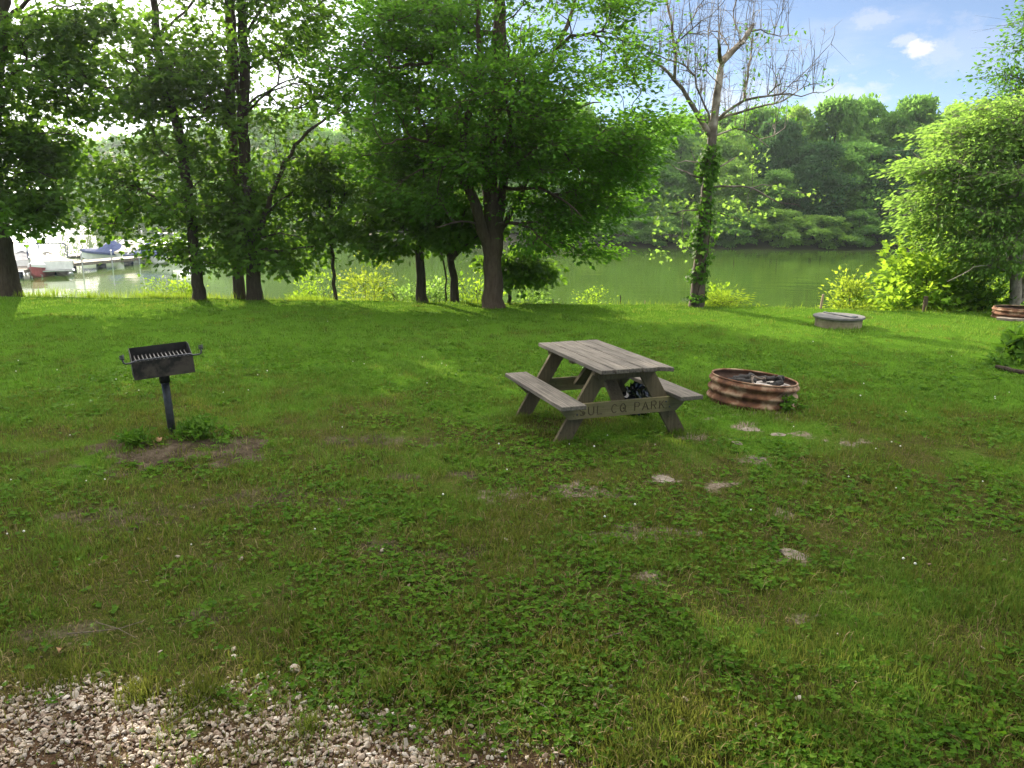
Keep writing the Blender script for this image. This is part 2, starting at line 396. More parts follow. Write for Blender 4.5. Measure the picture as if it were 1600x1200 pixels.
def dry_shade_at(x, y):
    """olive front turf: wear plus shade tinted into the colour; lush further out and right"""
    d = np.clip((8.8 - y) / 4, 0, 1) * .62 - np.clip((y - 8.0) / 3, 0, 1) * .5
    d = d + (fbm(x * .55 + 3, y * .55 + 8, 3) - .5) * 1.2 + (fbm(x * 2.2 + 13, y * 2.2 + 28, 3) - .5) * 1.2 - np.clip((x - 2.6) / 2, 0, 1) * np.clip((8 - y) / 3, 0, 1) * .35 + np.clip(1 - np.abs(x + .2) / 2.2, 0, 1) * np.clip(1 - abs(y - 5.2) / 2, 0, 1) * .3
    return d
gx0, gy0 = G(266, 700)[:2]
def ground(x, y):
    x = np.asarray(x, float); y = np.asarray(y, float)
    z = (fbm(x * .5, y * .5, 3) - .5) * .07 + (fbm(x * 2.6 + 4, y * 2.6, 2) - .5) * .025
    z = z + .05 * np.exp(-(((x - gx0) / .7) ** 2 + ((y - gy0) / .5) ** 2))
    e = edge_y(x); t = np.clip((y - e) / 3.5, 0, 1)
    return z * (1 - t) - (t * t * (3 - 2 * t)) * 2.1 - np.clip((y - e) / .8, 0, 1) * .12
def gz(p):
    return np.array([p[0], p[1], float(ground(p[0], p[1]))])
def GG(px, py): return gz(G(px, py))

def grid_mesh(name, xs, ys, zf, mats):
    X, Y = np.meshgrid(xs, ys); Z = zf(X, Y); nx, ny = len(xs), len(ys)
    V = np.stack([X, Y, Z], -1).reshape(-1, 3)
    i = np.arange(ny - 1)[:, None] * nx + np.arange(nx - 1)[None]
    Q = np.stack([i, i + 1, i + nx + 1, i + nx], -1).reshape(-1, 4)
    return make_mesh(name, V, [Q], mats, True), V
xs = np.concatenate([-np.geomspace(400, 8.3, 60), np.arange(-8, 8.01, .07), np.geomspace(8.3, 400, 60)])
ys = np.concatenate([-np.geomspace(300, .6, 40), np.arange(-.5, 1.6, .5), np.arange(1.8, 12, .07), np.arange(12, 26, .3), np.geomspace(26.5, 900, 50)])
me, V = grid_mesh('lawn', xs, ys, ground, LAWN)
for nm, fn in (('bare', bare_at), ('gravel', gravel_at), ('dry_shade', dry_shade_at), ('pale', lambda x, y: np.clip(bare_at(x, y, PALE) * 3, 0, 1))):
    a = me.attributes.new(nm, 'FLOAT', 'POINT'); a.data.foreach_set('value', fn(V[:, 0], V[:, 1]).astype(np.float32))
lawn = tag(link('lawn', me), 'grass lawn sloping to the lake bank', kind='structure')

me = make_mesh('lake_water', [(-900, 10, WZ), (900, 10, WZ), (900, 900, WZ), (-900, 900, WZ)], [np.array([[0, 1, 2, 3]])], WATER)
tag(link('lake_water', me), kind='structure')
# far shore
_s = np.array([(-900, 330), (-120, 330), (-75, 210), (-62, 140), (-50, 112), (-32, 98), (-18, 84), (-4, 72), (12, 68), (40, 67), (70, 60), (120, 40), (400, 30)], float)
def shore_y(x): return np.interp(x, _s[:, 0], _s[:, 1])
def far_z(X, Y):
    t = Y - shore_y(X) - 1.6 + (fbm(X * .12, Y * .12) - .5) * 2
    return WZ + np.clip(t * .35, -1.2, 1.0) + np.clip((t - 3) * .04, 0, 4)
me, _ = grid_mesh('far_bank', np.concatenate([np.linspace(-900, -130, 20), np.arange(-125, 126, 2.5), np.linspace(130, 900, 20)]), np.concatenate([np.arange(24, 140, 2.5), np.geomspace(142, 1500, 40)]), far_z, SOILM)
tag(link('far_bank', me), kind='structure')

# ------------------------------------------------------------------ leaves
def leaf_cloud(name, C, D, size, mat, shape='rhomb', droop=.35, tilt=.6, aspect=.55, nbias=None, parent=None, svar=.6):
    """C leaf bases (n,3); D pointing directions (n,3)"""
    n = len(C)
    D = D + rng.normal(0, .45, (n, 3)); D[:, 2] -= droop
    D /= np.linalg.norm(D, axis=1, keepdims=True) + 1e-9
    Nn = rng.normal(0, tilt, (n, 3)); Nn[:, 2] += 1
    if nbias is not None: Nn += nbias
    Sd = np.cross(D, Nn); Sd /= np.linalg.norm(Sd, axis=1, keepdims=True) + 1e-9
    Nn = np.cross(Sd, D)
    sz = size * (1 + svar * (rng.random(n) * 2 - 1))
    if shape == 'rhomb':
        pts = [(0, 0, 0), (.5, .42, .10), (0, 1, -.06), (-.5, .42, .10)]
    elif shape == 'lobed':
        pts = [(0, 0, 0), (.42, .02, .06), (.55, .52, .08), (.2, .5, .02), (0, 1, -.08), (-.2, .5, .02), (-.55, .52, .08), (-.42, .02, .06)]; aspect = 1.0
    elif shape == 'spray':
        pts = [(0, 0, 0), (.5, .2, .05), (.3, .45, .0), (.45, .7, .04), (0, 1, -.1), (-.45, .75, .04), (-.28, .5, 0), (-.5, .25, .05)]; aspect = .7
    k = len(pts); V = np.empty((n, k, 3))
    for j, (a, b, h) in enumerate(pts):
        V[:, j] = C + sz[:, None] * (Sd * (a * aspect) + D * b + Nn * h)
    Q = np.arange(n * k).reshape(n, k)
    return link(name, make_mesh(name, V.reshape(-1, 3), [Q], mat), parent)

# ------------------------------------------------------------------ trees
class Tree:
    def __init__(s):
        s.pos = np.zeros((0, 3)); s.par = np.zeros(0, int); s.dir = np.zeros((0, 3)); s.rmin = np.zeros(0); s.w = np.zeros(0)
        s.paths = []
    def _append(s, pts, parent, rr):
        pts = np.asarray(pts); n0 = len(s.pos); n = len(pts)
        par = np.concatenate([[parent], np.arange(n0, n0 + n - 1)])
        prev = np.vstack([s.pos[parent][None] if parent >= 0 else pts[:1] - [[0, 0, .1]], pts[:-1]])
        d = pts - prev; d /= np.linalg.norm(d, axis=1, keepdims=True) + 1e-9
        s.pos = np.vstack([s.pos, pts]); s.par = np.concatenate([s.par, par]); s.dir = np.vstack([s.dir, d])
        s.rmin = np.concatenate([s.rmin, np.broadcast_to(rr, n)]); s.w = np.concatenate([s.w, np.zeros(n)])
        s.paths.append((parent, np.arange(n0, n0 + n))); return n0 + n - 1
    def limb(s, pts, r0, r1, step=.22, wob=.02):
        pts = np.asarray(pts, float)
        L = np.concatenate([[0], np.cumsum(np.linalg.norm(np.diff(pts, axis=0), axis=1))])
        n = max(3, int(L[-1] / step) + 1); t = np.linspace(0, L[-1], n)
        # smooth: Catmull-like via repeated averaging of the linear resample
        q = np.stack([np.interp(t, L, pts[:, i]) for i in range(3)], 1)
        for _ in range(2): q[1:-1] = .25 * q[:-2] + .5 * q[1:-1] + .25 * q[2:]
        q[1:-1] += rng.normal(0, wob, (n - 2, 3)) * min(1, step * 4)
        r = r0 + (r1 - r0) * (t / L[-1]) ** .8
        if len(s.pos) == 0: return s._append(q, -1, r)
        a = int(np.argmin(((s.pos - q[0]) ** 2).sum(1)))
        return s._append(q[1:], a, r[1:])
    def targets(s, T, up=.12, maxd=99):
        T = np.asarray(T)
        d0 = np.array([((s.pos - t) ** 2).sum(1).min() for t in T])
        for i in np.argsort(d0):
            t = T[i]; v = t - s.pos; d = np.linalg.norm(v, axis=1) + 1e-6
            cs = (v * s.dir).sum(1) / d
            c = d * (1.75 - .75 * cs) + np.maximum(0, s.pos[:, 2] - t[2]) * .4
            c[:2] += 3
            a = int(np.argmin(c)); p = s.pos[a]; L = d[a]
            if L < .06: s.w[a] += 1; continue
            ctrl = p + s.dir[a] * L * .35 + (t - p) * .25; ctrl = ctrl + np.array([0, 0, up * L])
            n = max(2, int(L / .3) + 1); u = np.linspace(0, 1, n + 1)[1:, None]
            q = (1 - u) ** 2 * p + 2 * u * (1 - u) * ctrl + u ** 2 * t
            if n > 2: q[:-1] += rng.normal(0, .05 * min(L, 1.0), (n - 1, 3))
            e = s._append(q, a, 0.0); s.w[e] += 1
    def radii(s, tip=.006, ex=.48, rmax=9):
        w = s.w.copy() + 1e-3
        for i in range(len(s.pos) - 1, 0, -1):
            if s.par[i] >= 0: w[s.par[i]] += w[i]
        return np.minimum(np.maximum(tip * np.maximum(w, 1) ** ex, s.rmin), rmax)
    def skin(s, name, mat, parent, tip=.006, ex=.48, flare=.0, k0=10, rmax=9, mb=None):
        r = s.radii(tip, ex); own = mb is None; mb = mb or MB()
        for pi, (a, idx) in enumerate(s.paths):
            pts = s.pos[idx]; rr = r[idx].copy()
            if a >= 0:
                pts = np.vstack([s.pos[a], pts]); rr = np.concatenate([[min(r[a], rr[0] * 1.25)], rr])
            else:
                if flare:
                    h = pts[:, 2] - pts[0, 2]; rr = rr * (1 + flare * np.exp(-h / .22))
            rr[-1] *= .6
            k = k0 if rr.max() > .06 else (6 if rr.max() > .025 else 4 if rr.max() > .012 else 3)
            V, Q = tube_np(pts, rr, k)
            if a < 0 and k > 6:                            # uneven bole
                c = np.repeat(pts, k, 0); V = c + (V - c) * (1 + .16 * (fbm(np.tile(np.arange(k), len(pts)) * .9, np.repeat(np.arange(len(pts)), k) * .12 + pi) - .5)[:, None])
            mb.addq(V, Q)
        return mb.build(name, mat, parent, True) if own else mb

CLUMP = [2.2, .35, .36, .13]
def ell(px, py, rx, ry, Y, dz, n, shell=.35, zmin=None):
    """targets in an ellipsoid whose outline is a photo ellipse at distance Y"""
    c = P(px, py, Y); a = mpp(Y)
    v = rng.normal(size=(n, 3)); v /= np.linalg.norm(v, axis=1, keepdims=True)
    r = rng.random(n) ** (1 / 3); r = shell + (1 - shell) * r
    r = np.where(rng.random(n) < .25, rng.random(n) ** .5, r)
    q = c + v * r[:, None] * np.array([rx * a, dz, ry * a])
    m = max(4, int(n / CLUMP[0])); kk = rng.integers(0, m, n)                  # gather tips into flattened boughs
    sc = min(1.0, min(rx, ry) * a / .5)
    q = CLUMP[1] * q + (1 - CLUMP[1]) * (q[kk] + rng.normal(0, 1, (n, 3)) * np.array([CLUMP[2], CLUMP[2], CLUMP[3]]) * sc)
    if zmin is not None: q[:, 2] = np.maximum(q[:, 2], zmin)
    return q
def cluster_leaves(T, per, rc, flat=.5, axis_from=None):
    n = len(T); C = np.repeat(T, per, 0)
    o = rng.normal(0, 1, (n * per, 3)) * np.array([rc, rc, rc * flat])
    D = o.copy()
    if axis_from is not None:
        out_ = C - axis_from; out_[:, 2] *= .3; out_ /= np.linalg.norm(out_, axis=1, keepdims=True) + 1e-9
        D = o / rc * .6 + out_
    # sprays: leaves gather along a few rays leaving each tip
    return C + o, D
def twigs(T, rc, mb, m=4, rad=.0045):
    n = len(T)
    A = np.repeat(T, m, 0); B = A + rng.normal(0, 1, (n * m, 3)) * np.array([rc, rc, rc * .5]) * 1.4
    ax = B - A; ax /= np.linalg.norm(ax, axis=1, keepdims=True) + 1e-9
    u = np.cross(ax, [0.1, .2, 1.0]); u /= np.linalg.norm(u, axis=1, keepdims=True) + 1e-9; w = np.cross(ax, u)
    V = np.empty((n * m, 6, 3))
    for j in range(3):
        d = math.cos(j * 2.094) * u + math.sin(j * 2.094) * w
        V[:, j] = A + d * rad; V[:, 3 + j] = B + d * rad * .3
    b = np.arange(n * m)[:, None] * 6
    Q = np.concatenate([b + np.array([[j, (j + 1) % 3, 3 + (j + 1) % 3, 3 + j]]) for j in range(3)])
    mb.addq(V.reshape(-1, 3), Q)

def LP(pts, Y, dy=0.0, jit=0.0):
    """photo polyline at depth Y, drifting by dy metres along its length"""
    n = len(pts)
    return np.array([P(px, py, Y + dy * i / max(1, n - 1)) for i, (px, py) in enumerate(pts)])

def tree(name, label, base, trunk, limbs, crowns, leaf, bark, per=45, rc=.32, size=.1, shape='lobed', flare=.6, group=None, cat='tree', tip=.006, ex=.46, flat=.5, droop=.35, up=.12, twig=3, r=(.2, .08), extra=None, aspect=.55, Y=None):
    b = GG(*base); Y = b[1] if Y is None else Y
    root = thing(name, label, cat, b, 0, group)
    t = Tree()
    tp = LP(trunk, Y); tp[0] = b - [0, 0, .25]
    t.limb(tp, *r)
    for L in limbs:
        pts, r0, r1 = L[0], L[1], L[2]; dy = L[3] if len(L) > 3 else rng.uniform(-1.2, 1.2)
        q = LP(pts, Y, dy); t.limb(q, r0, r1)
    T = np.concatenate([ell(c[0], c[1], c[2], c[3], Y + (c[6] if len(c) > 6 else 0), c[4], c[5]) for c in crowns])
    T = T[T[:, 2] > b[2] + .3]
    t.targets(T, up)
    mb = t.skin(None, None, None, tip, ex, flare, mb=MB())
    if twig: twigs(T, rc, mb, twig)
    tr = mb.build('trunk', bark, root, True)
    C, D = cluster_leaves(T, per, rc, flat, b + [0, 0, 3])
    cr = leaf_cloud('crown', C, D, size, leaf, shape, droop, parent=root, aspect=aspect)
    off = Matrix.Translation(-Vector(b))
    tr.data.transform(off); cr.data.transform(off)
    return root, t, T

# ---- the shoreline trees, left to right
tree('maple_tree', 'big dark maple with a thick flared leaning trunk at the left edge', (16, 461),
     [(16, 470), (10, 425), (4, 380), (-6, 320), (-14, 240), (-10, 150), (2, 60), (10, -60), (16, -200)],
     [([(-10, 200), (10, 145), (30, 98), (60, 105), (100, 118), (150, 135), (185, 140), (206, 132), (210, 120)], .05, .014, -.8),
      ([(-14, 240), (30, 215), (75, 205), (120, 215)], .04, .012), ([(-8, 300), (30, 270), (60, 268), (90, 280)], .035, .01),
      ([(0, 40), (40, 0), (100, -40), (160, -70)], .06, .015), ([(-12, 260), (-70, 200), (-140, 150)], .06, .015),
      ([(4, 330), (40, 320), (70, 335)], .03, .01), ([(3, 60), (-60, 0), (-120, -60)], .05, .02)],
     [(15, 255, 95, 80, 1.6, 85), (45, 330, 62, 45, 1.3, 45), (78, 262, 40, 50, 1.2, 24), (120, 150, 90, 75, 1.6, 52), (60, 60, 110, 70, 1.8, 66), (-90, 170, 110, 190, 2.0, 70), (-30, -120, 230, 130, 2.6, 90), (170, 60, 60, 60, 1.2, 20), (20, 150, 60, 60, 1.2, 24), (235, 180, 60, 30, 1.2, 12)],
     LEAF_MAPLE, BARK, per=44, rc=.28, size=.12, flare=.75, r=(.27, .10))

tree('maple_tree', 'slender dark maple leaning left with a crooked trunk, just right of the moored boats', (313, 468),
     [(313, 478), (307, 435), (301, 385), (298, 330), (290, 275), (283, 225), (273, 185), (262, 150), (251, 100), (242, 40), (236, -60), (232, -180)],
     [([(295, 352), (280, 335), (265, 322), (235, 303), (200, 286), (165, 276)], .045, .01, -.5), ([(287, 247), (300, 231), (330, 225)], .035, .01), ([(271, 187), (300, 181), (330, 182)], .035, .01),
      ([(260, 145), (215, 110), (180, 80)], .035, .01), ([(300, 370), (325, 330), (345, 300)], .025, .01), ([(243, 60), (290, 20), (320, -30)], .04, .012), ([(292, 300), (322, 280), (335, 262)], .02, .01)],
     [(205, 318, 62, 38, 1.4, 34), (172, 345, 30, 16, 1.0, 11), (205, 268, 52, 26, 1.4, 20), (292, 300, 48, 75, 1.4, 34), (285, 95, 75, 85, 1.6, 78), (222, 140, 50, 50, 1.3, 30), (325, 160, 40, 55, 1.3, 26), (250, -90, 150, 110, 2.2, 70), (255, 385, 45, 20, 1.0, 14), (330, 395, 30, 20, .8, 10), (240, 225, 50, 22, 1.2, 16), (330, 230, 40, 40, 1.2, 16)],
     LEAF_MAPLE, BARK, per=38, rc=.29, size=.105, flare=.7, r=(.14, .06))

tree('maple_tree', 'straight brown-trunked tree just behind the tall dark forked tree', (373, 464),
     [(373, 472), (372, 420), (371, 370), (367, 320), (365, 250), (362, 180), (362, 110), (358, 40), (354, -60), (350, -180)],
     [([(367, 300), (345, 270), (322, 255)], .03, .01), ([(362, 160), (340, 120), (330, 80)], .03, .01), ([(360, 90), (330, 50), (310, 10)], .03, .01)],
     [(362, 340, 42, 62, 1.2, 42), (350, 270, 35, 45, 1.2, 26), (335, 110, 45, 60, 1.3, 24), (345, -70, 90, 110, 2.0, 46), (372, 400, 34, 18, .9, 16)],
     LEAF_MAPLE, BARK_BR, per=38, rc=.29, size=.105, flare=.35, r=(.145, .07))

tree('maple_tree', 'tall straight dark tree forking high up, with one long limb sweeping to the right', (398, 467),
     [(398, 478), (395, 430), (393, 380), (389, 330), (384, 270), (380, 215), (378, 168), (384, 130), (382, 90), (379, 40), (378, -40), (372, -180)],
     [([(394, 400), (402, 370), (414, 335), (428, 292), (444, 255), (468, 218), (490, 195), (515, 178), (538, 165)], .085, .02, -1.0),
      ([(430, 288), (446, 250), (475, 240), (505, 247), (530, 254), (552, 256)], .04, .01), ([(410, 345), (440, 305), (470, 300), (500, 312)], .03, .01),
      ([(380, 175), (400, 152), (430, 136), (470, 117)], .035, .01), ([(381, 180), (410, 150), (450, 132), (480, 128)], .03, .01), ([(383, 110), (410, 90), (440, 75)], .025, .01),
      ([(379, 60), (405, 20), (440, -30)], .04, .012), ([(392, 380), (440, 362), (470, 372)], .03, .01), ([(378, 168), (369, 140), (368, 60), (362, -20)], .06, .03)],
     [(440, 325, 62, 55, 1.6, 26), (478, 378, 46, 34, 1.2, 17), (398, 392, 40, 30, 1.0, 24), (440, 405, 35, 18, .9, 12), (455, 270, 55, 42, 1.3, 26), (520, 250, 35, 25, 1.0, 12), (455, 75, 75, 60, 1.6, 46), (500, 150, 44, 48, 1.4, 24), (430, 200, 45, 40, 1.2, 14), (420, 10, 110, 45, 1.8, 34), (420, -110, 150, 90, 2.2, 56), (380, 340, 40, 60, 1.2, 22)],
     LEAF_MAPLE, BARK, per=36, rc=.29, size=.105, flare=.6, r=(.175, .075))

tree('sapling', 'thin young sapling with a bare wavy stem and a small dark crown', (528, 467),
     [(528, 474), (521, 440), (519, 400), (518, 370), (515, 320), (512, 270), (510, 230)],
     [([(518, 365), (500, 340), (488, 325)], .012, .006), ([(516, 340), (535, 320), (548, 312)], .012, .006), ([(514, 300), (495, 280), (485, 262)], .01, .005)],
     [(514, 350, 40, 30, .7, 26), (512, 300, 36, 40, .7, 26), (506, 255, 26, 26, .6, 12)],
     LEAF_MAPLE, BARK, per=40, rc=.2, size=.105, flare=.9, r=(.036, .014), cat='sapling', group=None)

tree('maple_tree', 'dark straight-trunked tree left of the large spreading elm, yellow bushes at its foot', (660, 470),
     [(660, 480), (657, 440), (656, 400), (655, 350), (652, 300), (647, 255), (640, 200), (636, 130)],
     [([(655, 330), (630, 300), (600, 290)], .04, .01), ([(654, 300), (680, 280), (705, 275)], .035, .01), ([(655, 370), (620, 350), (590, 350)], .03, .01), ([(652, 290), (662, 240), (668, 200)], .04, .015)],
     [(612, 335, 52, 44, 1.3, 32), (600, 388, 34, 18, .9, 12), (640, 290, 55, 50, 1.3, 44), (690, 345, 42, 45, 1.2, 34), (575, 372, 22, 28, .8, 12)],
     LEAF_MAPLE, BARK, per=44, rc=.25, size=.115, flare=.8, r=(.125, .06))

tree('maple_tree', 'short forked tree with a thick low trunk half hidden behind the large elm trunk', (711, 470),
     [(711, 480), (709, 440), (706, 405), (700, 370), (690, 330)],
     [([(707, 410), (718, 370), (726, 330)], .06, .02), ([(706, 400), (740, 375), (760, 350)], .03, .01), ([(700, 375), (670, 345)], .03, .01)],
     [(708, 372, 34, 22, .9, 18), (730, 350, 40, 40, 1.0, 30), (680, 355, 30, 30, .9, 16), (700, 320, 40, 35, 1.0, 18)],
     LEAF_MAPLE, BARK, per=42, rc=.24, size=.11, flare=.7, r=(.115, .06))

tree('sapling', 'very thin upright stem between the two dark trunks behind the elm', (698, 466),
     [(698, 472), (697, 440), (694, 410), (688, 385), (680, 365)], [([(695, 420), (708, 400), (714, 385)], .008, .004)],
     [(690, 375, 24, 22, .5, 12), (672, 360, 18, 14, .5, 6)], LEAF_MAPLE, BARK, per=36, rc=.17, size=.10, flare=.5, r=(.024, .01), cat='sapling')

CLUMP[:] = [3.4, .24, .38, .17]
tree('elm_tree', 'large spreading elm with a thick grey trunk and wide fine-leaved crown in the middle', (771, 481),
     [(771, 490), (770, 455), (770, 425), (770, 395), (771, 372), (769, 340), (766, 300), (763, 262), (768, 200), (775, 140), (780, 60), (785, -60), (788, -170)],
     [([(768, 405), (762, 380), (744, 330), (729, 275), (722, 225), (722, 208), (732, 178), (748, 135), (752, 100), (747, 45), (742, -40)], .15, .03, -1.5),
      ([(772, 390), (778, 350), (788, 270), (800, 240), (808, 195), (830, 157), (854, 108), (880, 60), (899, 8), (905, -60)], .13, .03, 1.2),
      ([(773, 385), (785, 355), (808, 320), (835, 250), (858, 226), (872, 184), (896, 167), (940, 160)], .08, .015, 2.0),
      ([(735, 300), (712, 270), (700, 245), (690, 243), (670, 262), (640, 275)], .06, .012, -1.5), ([(727, 260), (690, 225), (640, 215), (600, 225)], .05, .012, -2.2),
      ([(835, 250), (870, 235), (900, 228), (930, 262), (950, 290)], .05, .012, 1.0), ([(860, 225), (905, 215), (950, 225), (985, 250)], .045, .012, .5),
      ([(745, 125), (700, 100), (650, 98), (610, 105)], .045, .012, -1.5), ([(748, 60), (700, 20), (640, -10), (590, -20)], .05, .012, -1.0), ([(832, 155), (800, 110), (790, 60)], .04, .015, -1.0),
      ([(880, 60), (920, 50), (960, 60), (1000, 55)], .04, .01, 1.0), ([(788, 300), (830, 290), (880, 310), (910, 340)], .045, .012, -1.6), ([(775, 350), (810, 345), (840, 365), (870, 400)], .03, .01, -1.4),
      ([(755, 350), (715, 345), (680, 355)], .03, .01, -1.8), ([(766, 300), (775, 250), (800, 200), (790, 150)], .05, .015, -2.2)],
     [(770, 165, 165, 115, 3.6, 370), (630, 180, 80, 80, 2.4, 110), (565, 110, 38, 75, 1.6, 46), (900, 230, 100, 72, 2.6, 160), (720, 250, 110, 50, 2.6, 90), (600, 230, 50, 40, 1.6, 30), (958, 280, 64, 56, 1.9, 58), (900, 335, 68, 46, 1.8, 54), (620, 55, 90, 80, 2.4, 90), (770, 20, 180, 70, 3.0, 130), (955, 90, 55, 70, 1.8, 34), (1005, 215, 45, 50, 1.4, 26),
      (640, 275, 70, 42, 2.0, 46), (680, 305, 50, 30, 2.0, 20), (840, 305, 62, 46, 2.2, 54), (850, 372, 46, 22, 1.4, 18), (925, 390, 22, 18, .9, 9), (770, -110, 230, 110, 3.4, 110), (975, 10, 45, 45, 1.3, 14)],
     LEAF_ASH, BARK_BR, per=64, rc=.21, size=.092, shape='rhomb', flare=.55, r=(.235, .10), aspect=.62, flat=.42, droop=.2, tip=.0055, twig=4)

CLUMP[:] = [2.2, .35, .36, .13]
tree('understory_tree', 'low bushy dark green tree just right of the elm trunk at the water edge', (794, 468),
     [(794, 476), (798, 445), (802, 420), (806, 395)], [([(797, 440), (815, 425), (830, 415)], .03, .01), ([(800, 430), (785, 410)], .03, .01)],
     [(806, 415, 34, 32, .9, 40), (825, 430, 22, 22, .7, 14), (845, 432, 12, 22, .4, 8)], LEAF_MAPLE, BARK, per=42, rc=.22, size=.10, flare=.4, r=(.06, .03))

# ---- the half-dead sycamore with bare top, ivy on its trunk and pale leafy side shoots
SYB = (1089, 479); sb = GG(*SYB); SY = sb[1]
syc = thing('sycamore_tree', 'half-dead sycamore with a bare broken top and pale peeling upper limbs', 'tree', sb)
t = Tree()
tp = LP([(1088, 490), (1091, 450), (1095, 405), (1100, 340), (1106, 285), (1111, 240), (1114, 200), (1119, 150), (1125, 112), (1128, 97)], SY); tp[0] = sb - [0, 0, .25]
t.limb(tp, .18, .07, wob=.01)
SL = [([(1127, 100), (1124, 84), (1122, 62)], .06, .03), ([(1128, 98), (1148, 78), (1168, 55), (1178, 37)], .075, .045), ([(1178, 41), (1188, 47), (1200, 53), (1216, 56), (1232, 55)], .018, .006),
      ([(1110, 212), (1096, 186), (1076, 156), (1062, 132), (1050, 119), (1028, 100), (1003, 84)], .075, .02), ([(1053, 119), (1057, 97), (1054, 64), (1047, 36), (1042, 0), (1040, -50)], .035, .012), ([(1058, 58), (1072, 51), (1095, 48), (1106, 58)], .016, .006),
      ([(1113, 196), (1130, 177), (1165, 177), (1190, 166), (1232, 155), (1240, 148), (1255, 132), (1284, 130)], .04, .006), ([(1120, 188), (1138, 170), (1160, 158), (1178, 150), (1222, 149), (1268, 148), (1289, 144)], .04, .007),
      ([(1159, 158), (1167, 132), (1170, 100), (1175, 74), (1171, 57)], .03, .012), ([(1118, 212), (1138, 198), (1162, 198), (1176, 211), (1190, 222), (1201, 229)], .024, .006), ([(1190, 222), (1215, 214), (1226, 200)], .012, .004),
      ([(1111, 212), (1108, 178), (1098, 166), (1098, 150), (1088, 143), (1091, 122), (1085, 110), (1060, 108)], .022, .010), ([(1120, 130), (1105, 110), (1085, 108)], .016, .008), ([(1085, 108), (1060, 98), (1030, 88), (1005, 75)], .012, .005),
      ([(1102, 283), (1080, 275), (1058, 261), (1047, 256)], .03, .01), ([(1102, 262), (1085, 245), (1066, 240), (1058, 255)], .018, .006), ([(1109, 270), (1128, 254), (1151, 245)], .026, .016), ([(1110, 280), (1090, 255), (1078, 232)], .02, .008),
      ([(1110, 295), (1140, 291), (1172, 287), (1192, 300), (1212, 318), (1242, 313), (1258, 328)], .035, .006), ([(1170, 287), (1190, 287), (1216, 292)], .018, .005), ([(1171, 290), (1167, 310), (1169, 345)], .01, .004),
      ([(1098, 326), (1078, 324), (1060, 335), (1040, 333)], .022, .006), ([(1104, 338), (1120, 332), (1130, 328), (1143, 346), (1155, 340), (1168, 348)], .026, .006), ([(1064, 335), (1058, 360), (1068, 375)], .008, .004), ([(1094, 372), (1070, 378), (1040, 385)], .01, .004),
      ([(1173, 288), (1180, 260), (1176, 232)], .008, .003), ([(1140, 291), (1150, 300), (1158, 312)], .006, .003), ([(1218, 296), (1238, 300), (1262, 302)], .008, .003)]
for L in SL: t.limb(LP(L[0], SY, rng.uniform(-.9, .9)), L[1], L[2], wob=.02)
# fine upright bare shoots on the upper limbs
src = [i for i in range(len(t.pos)) if t.pos[i, 2] > P(0, 205, SY)[2] and t.rmin[i] < .07]
T = []
for i in rng.choice(src, 40):
    h = rng.uniform(.4, 1.5); T.append(t.pos[i] + [rng.normal(0, .22) * h, rng.normal(0, .25) * h, h])
for i in rng.choice(src, 150):
    T.append(t.pos[i] + rng.normal(0, 1, 3) * [.35, .35, .22] + [0, 0, .12])
T += list(ell(1100, -30, 80, 60, SY, 1.0, 60))
T += list(ell(1120, 60, 70, 60, SY, 1.0, 40))
T = np.array(T); t.targets(T, .05)
mb = t.skin(None, None, None, .0062, .38, .35, mb=MB())
twigs(T, .22, mb, 3, .0042)
for i in rng.choice(src, 170):                                      # straight upright water shoots
    h = rng.uniform(.35, 1.5); lx, ly = rng.normal(0, .13, 2) * h; p0 = t.pos[i]
    q = np.array([p0, p0 + [lx * .35, ly * .35, h * .45], p0 + [lx, ly, h]]); mb.tube(q, [.006, .0045, .002], 4, cap=False)
    for k_ in range(int(h * 4)):
        u_ = rng.uniform(.3, .95); b0 = p0 + np.array([lx * u_, ly * u_, h * u_]); mb.tube([b0, b0 + [rng.normal(0, .11), rng.normal(0, .11), rng.uniform(.08, .28)]], [.0038, .0018], 3, cap=False)
m, nt, out = new_mat('sycamore_bark')
geo = N(nt, 'ShaderNodeNewGeometry'); sx = N(nt, 'ShaderNodeSeparateXYZ'); nt.links.new(geo.outputs['Position'], sx.inputs[0])
nb = noise(nt, 5, 4, .6); nf = noise(nt, 24, 5, .65, stretch=(1, 1, .2))
lo = ramp(nt, nf, [(.3, (.045, .034, .026)), (.7, (.13, .10, .08))]); hi = ramp(nt, nb, [(.35, (.13, .10, .07)), (.5, (.30, .26, .21)), (.65, (.46, .43, .38))])
fz = math_(nt, 'ADD', math_(nt, 'MULTIPLY', math_(nt, 'SUBTRACT', sx.outputs['Z'], 1.9), .8), math_(nt, 'SUBTRACT', nb, .5), True)
thin = noise(nt, 1.3, 2); cc = mixc(nt, fz, lo, hi)
cc = mixc(nt, ramp(nt, thin, [(.40, (0, 0, 0)), (.55, (.85, .85, .85))]), cc, (.05, .042, .036))
pbsdf(nt, out, cc, .9, 0, .15, bump(nt, nf, .6, .02)); SYCB = m
tr = mb.build('trunk', SYCB, syc, True); tr.data.transform(Matrix.Translation(-Vector(sb)))
T = np.concatenate([ell(*a, SY, .7, n) for a, n in (((1035, 327, 22, 18), 14), ((1060, 312, 20, 14), 8), ((1072, 378, 22, 12), 10), ((1030, 400, 26, 14), 7), ((1150, 322, 18, 16), 12), ((1178, 262, 22, 22), 12), ((1140, 282, 18, 10), 6), ((1185, 330, 16, 16), 7), ((1205, 300, 20, 10), 6), ((1270, 302, 16, 8), 4), ((1140, 345, 20, 14), 8), ((1045, 355, 22, 16), 8))])
C, D = cluster_leaves(T, 5, .14, .7)
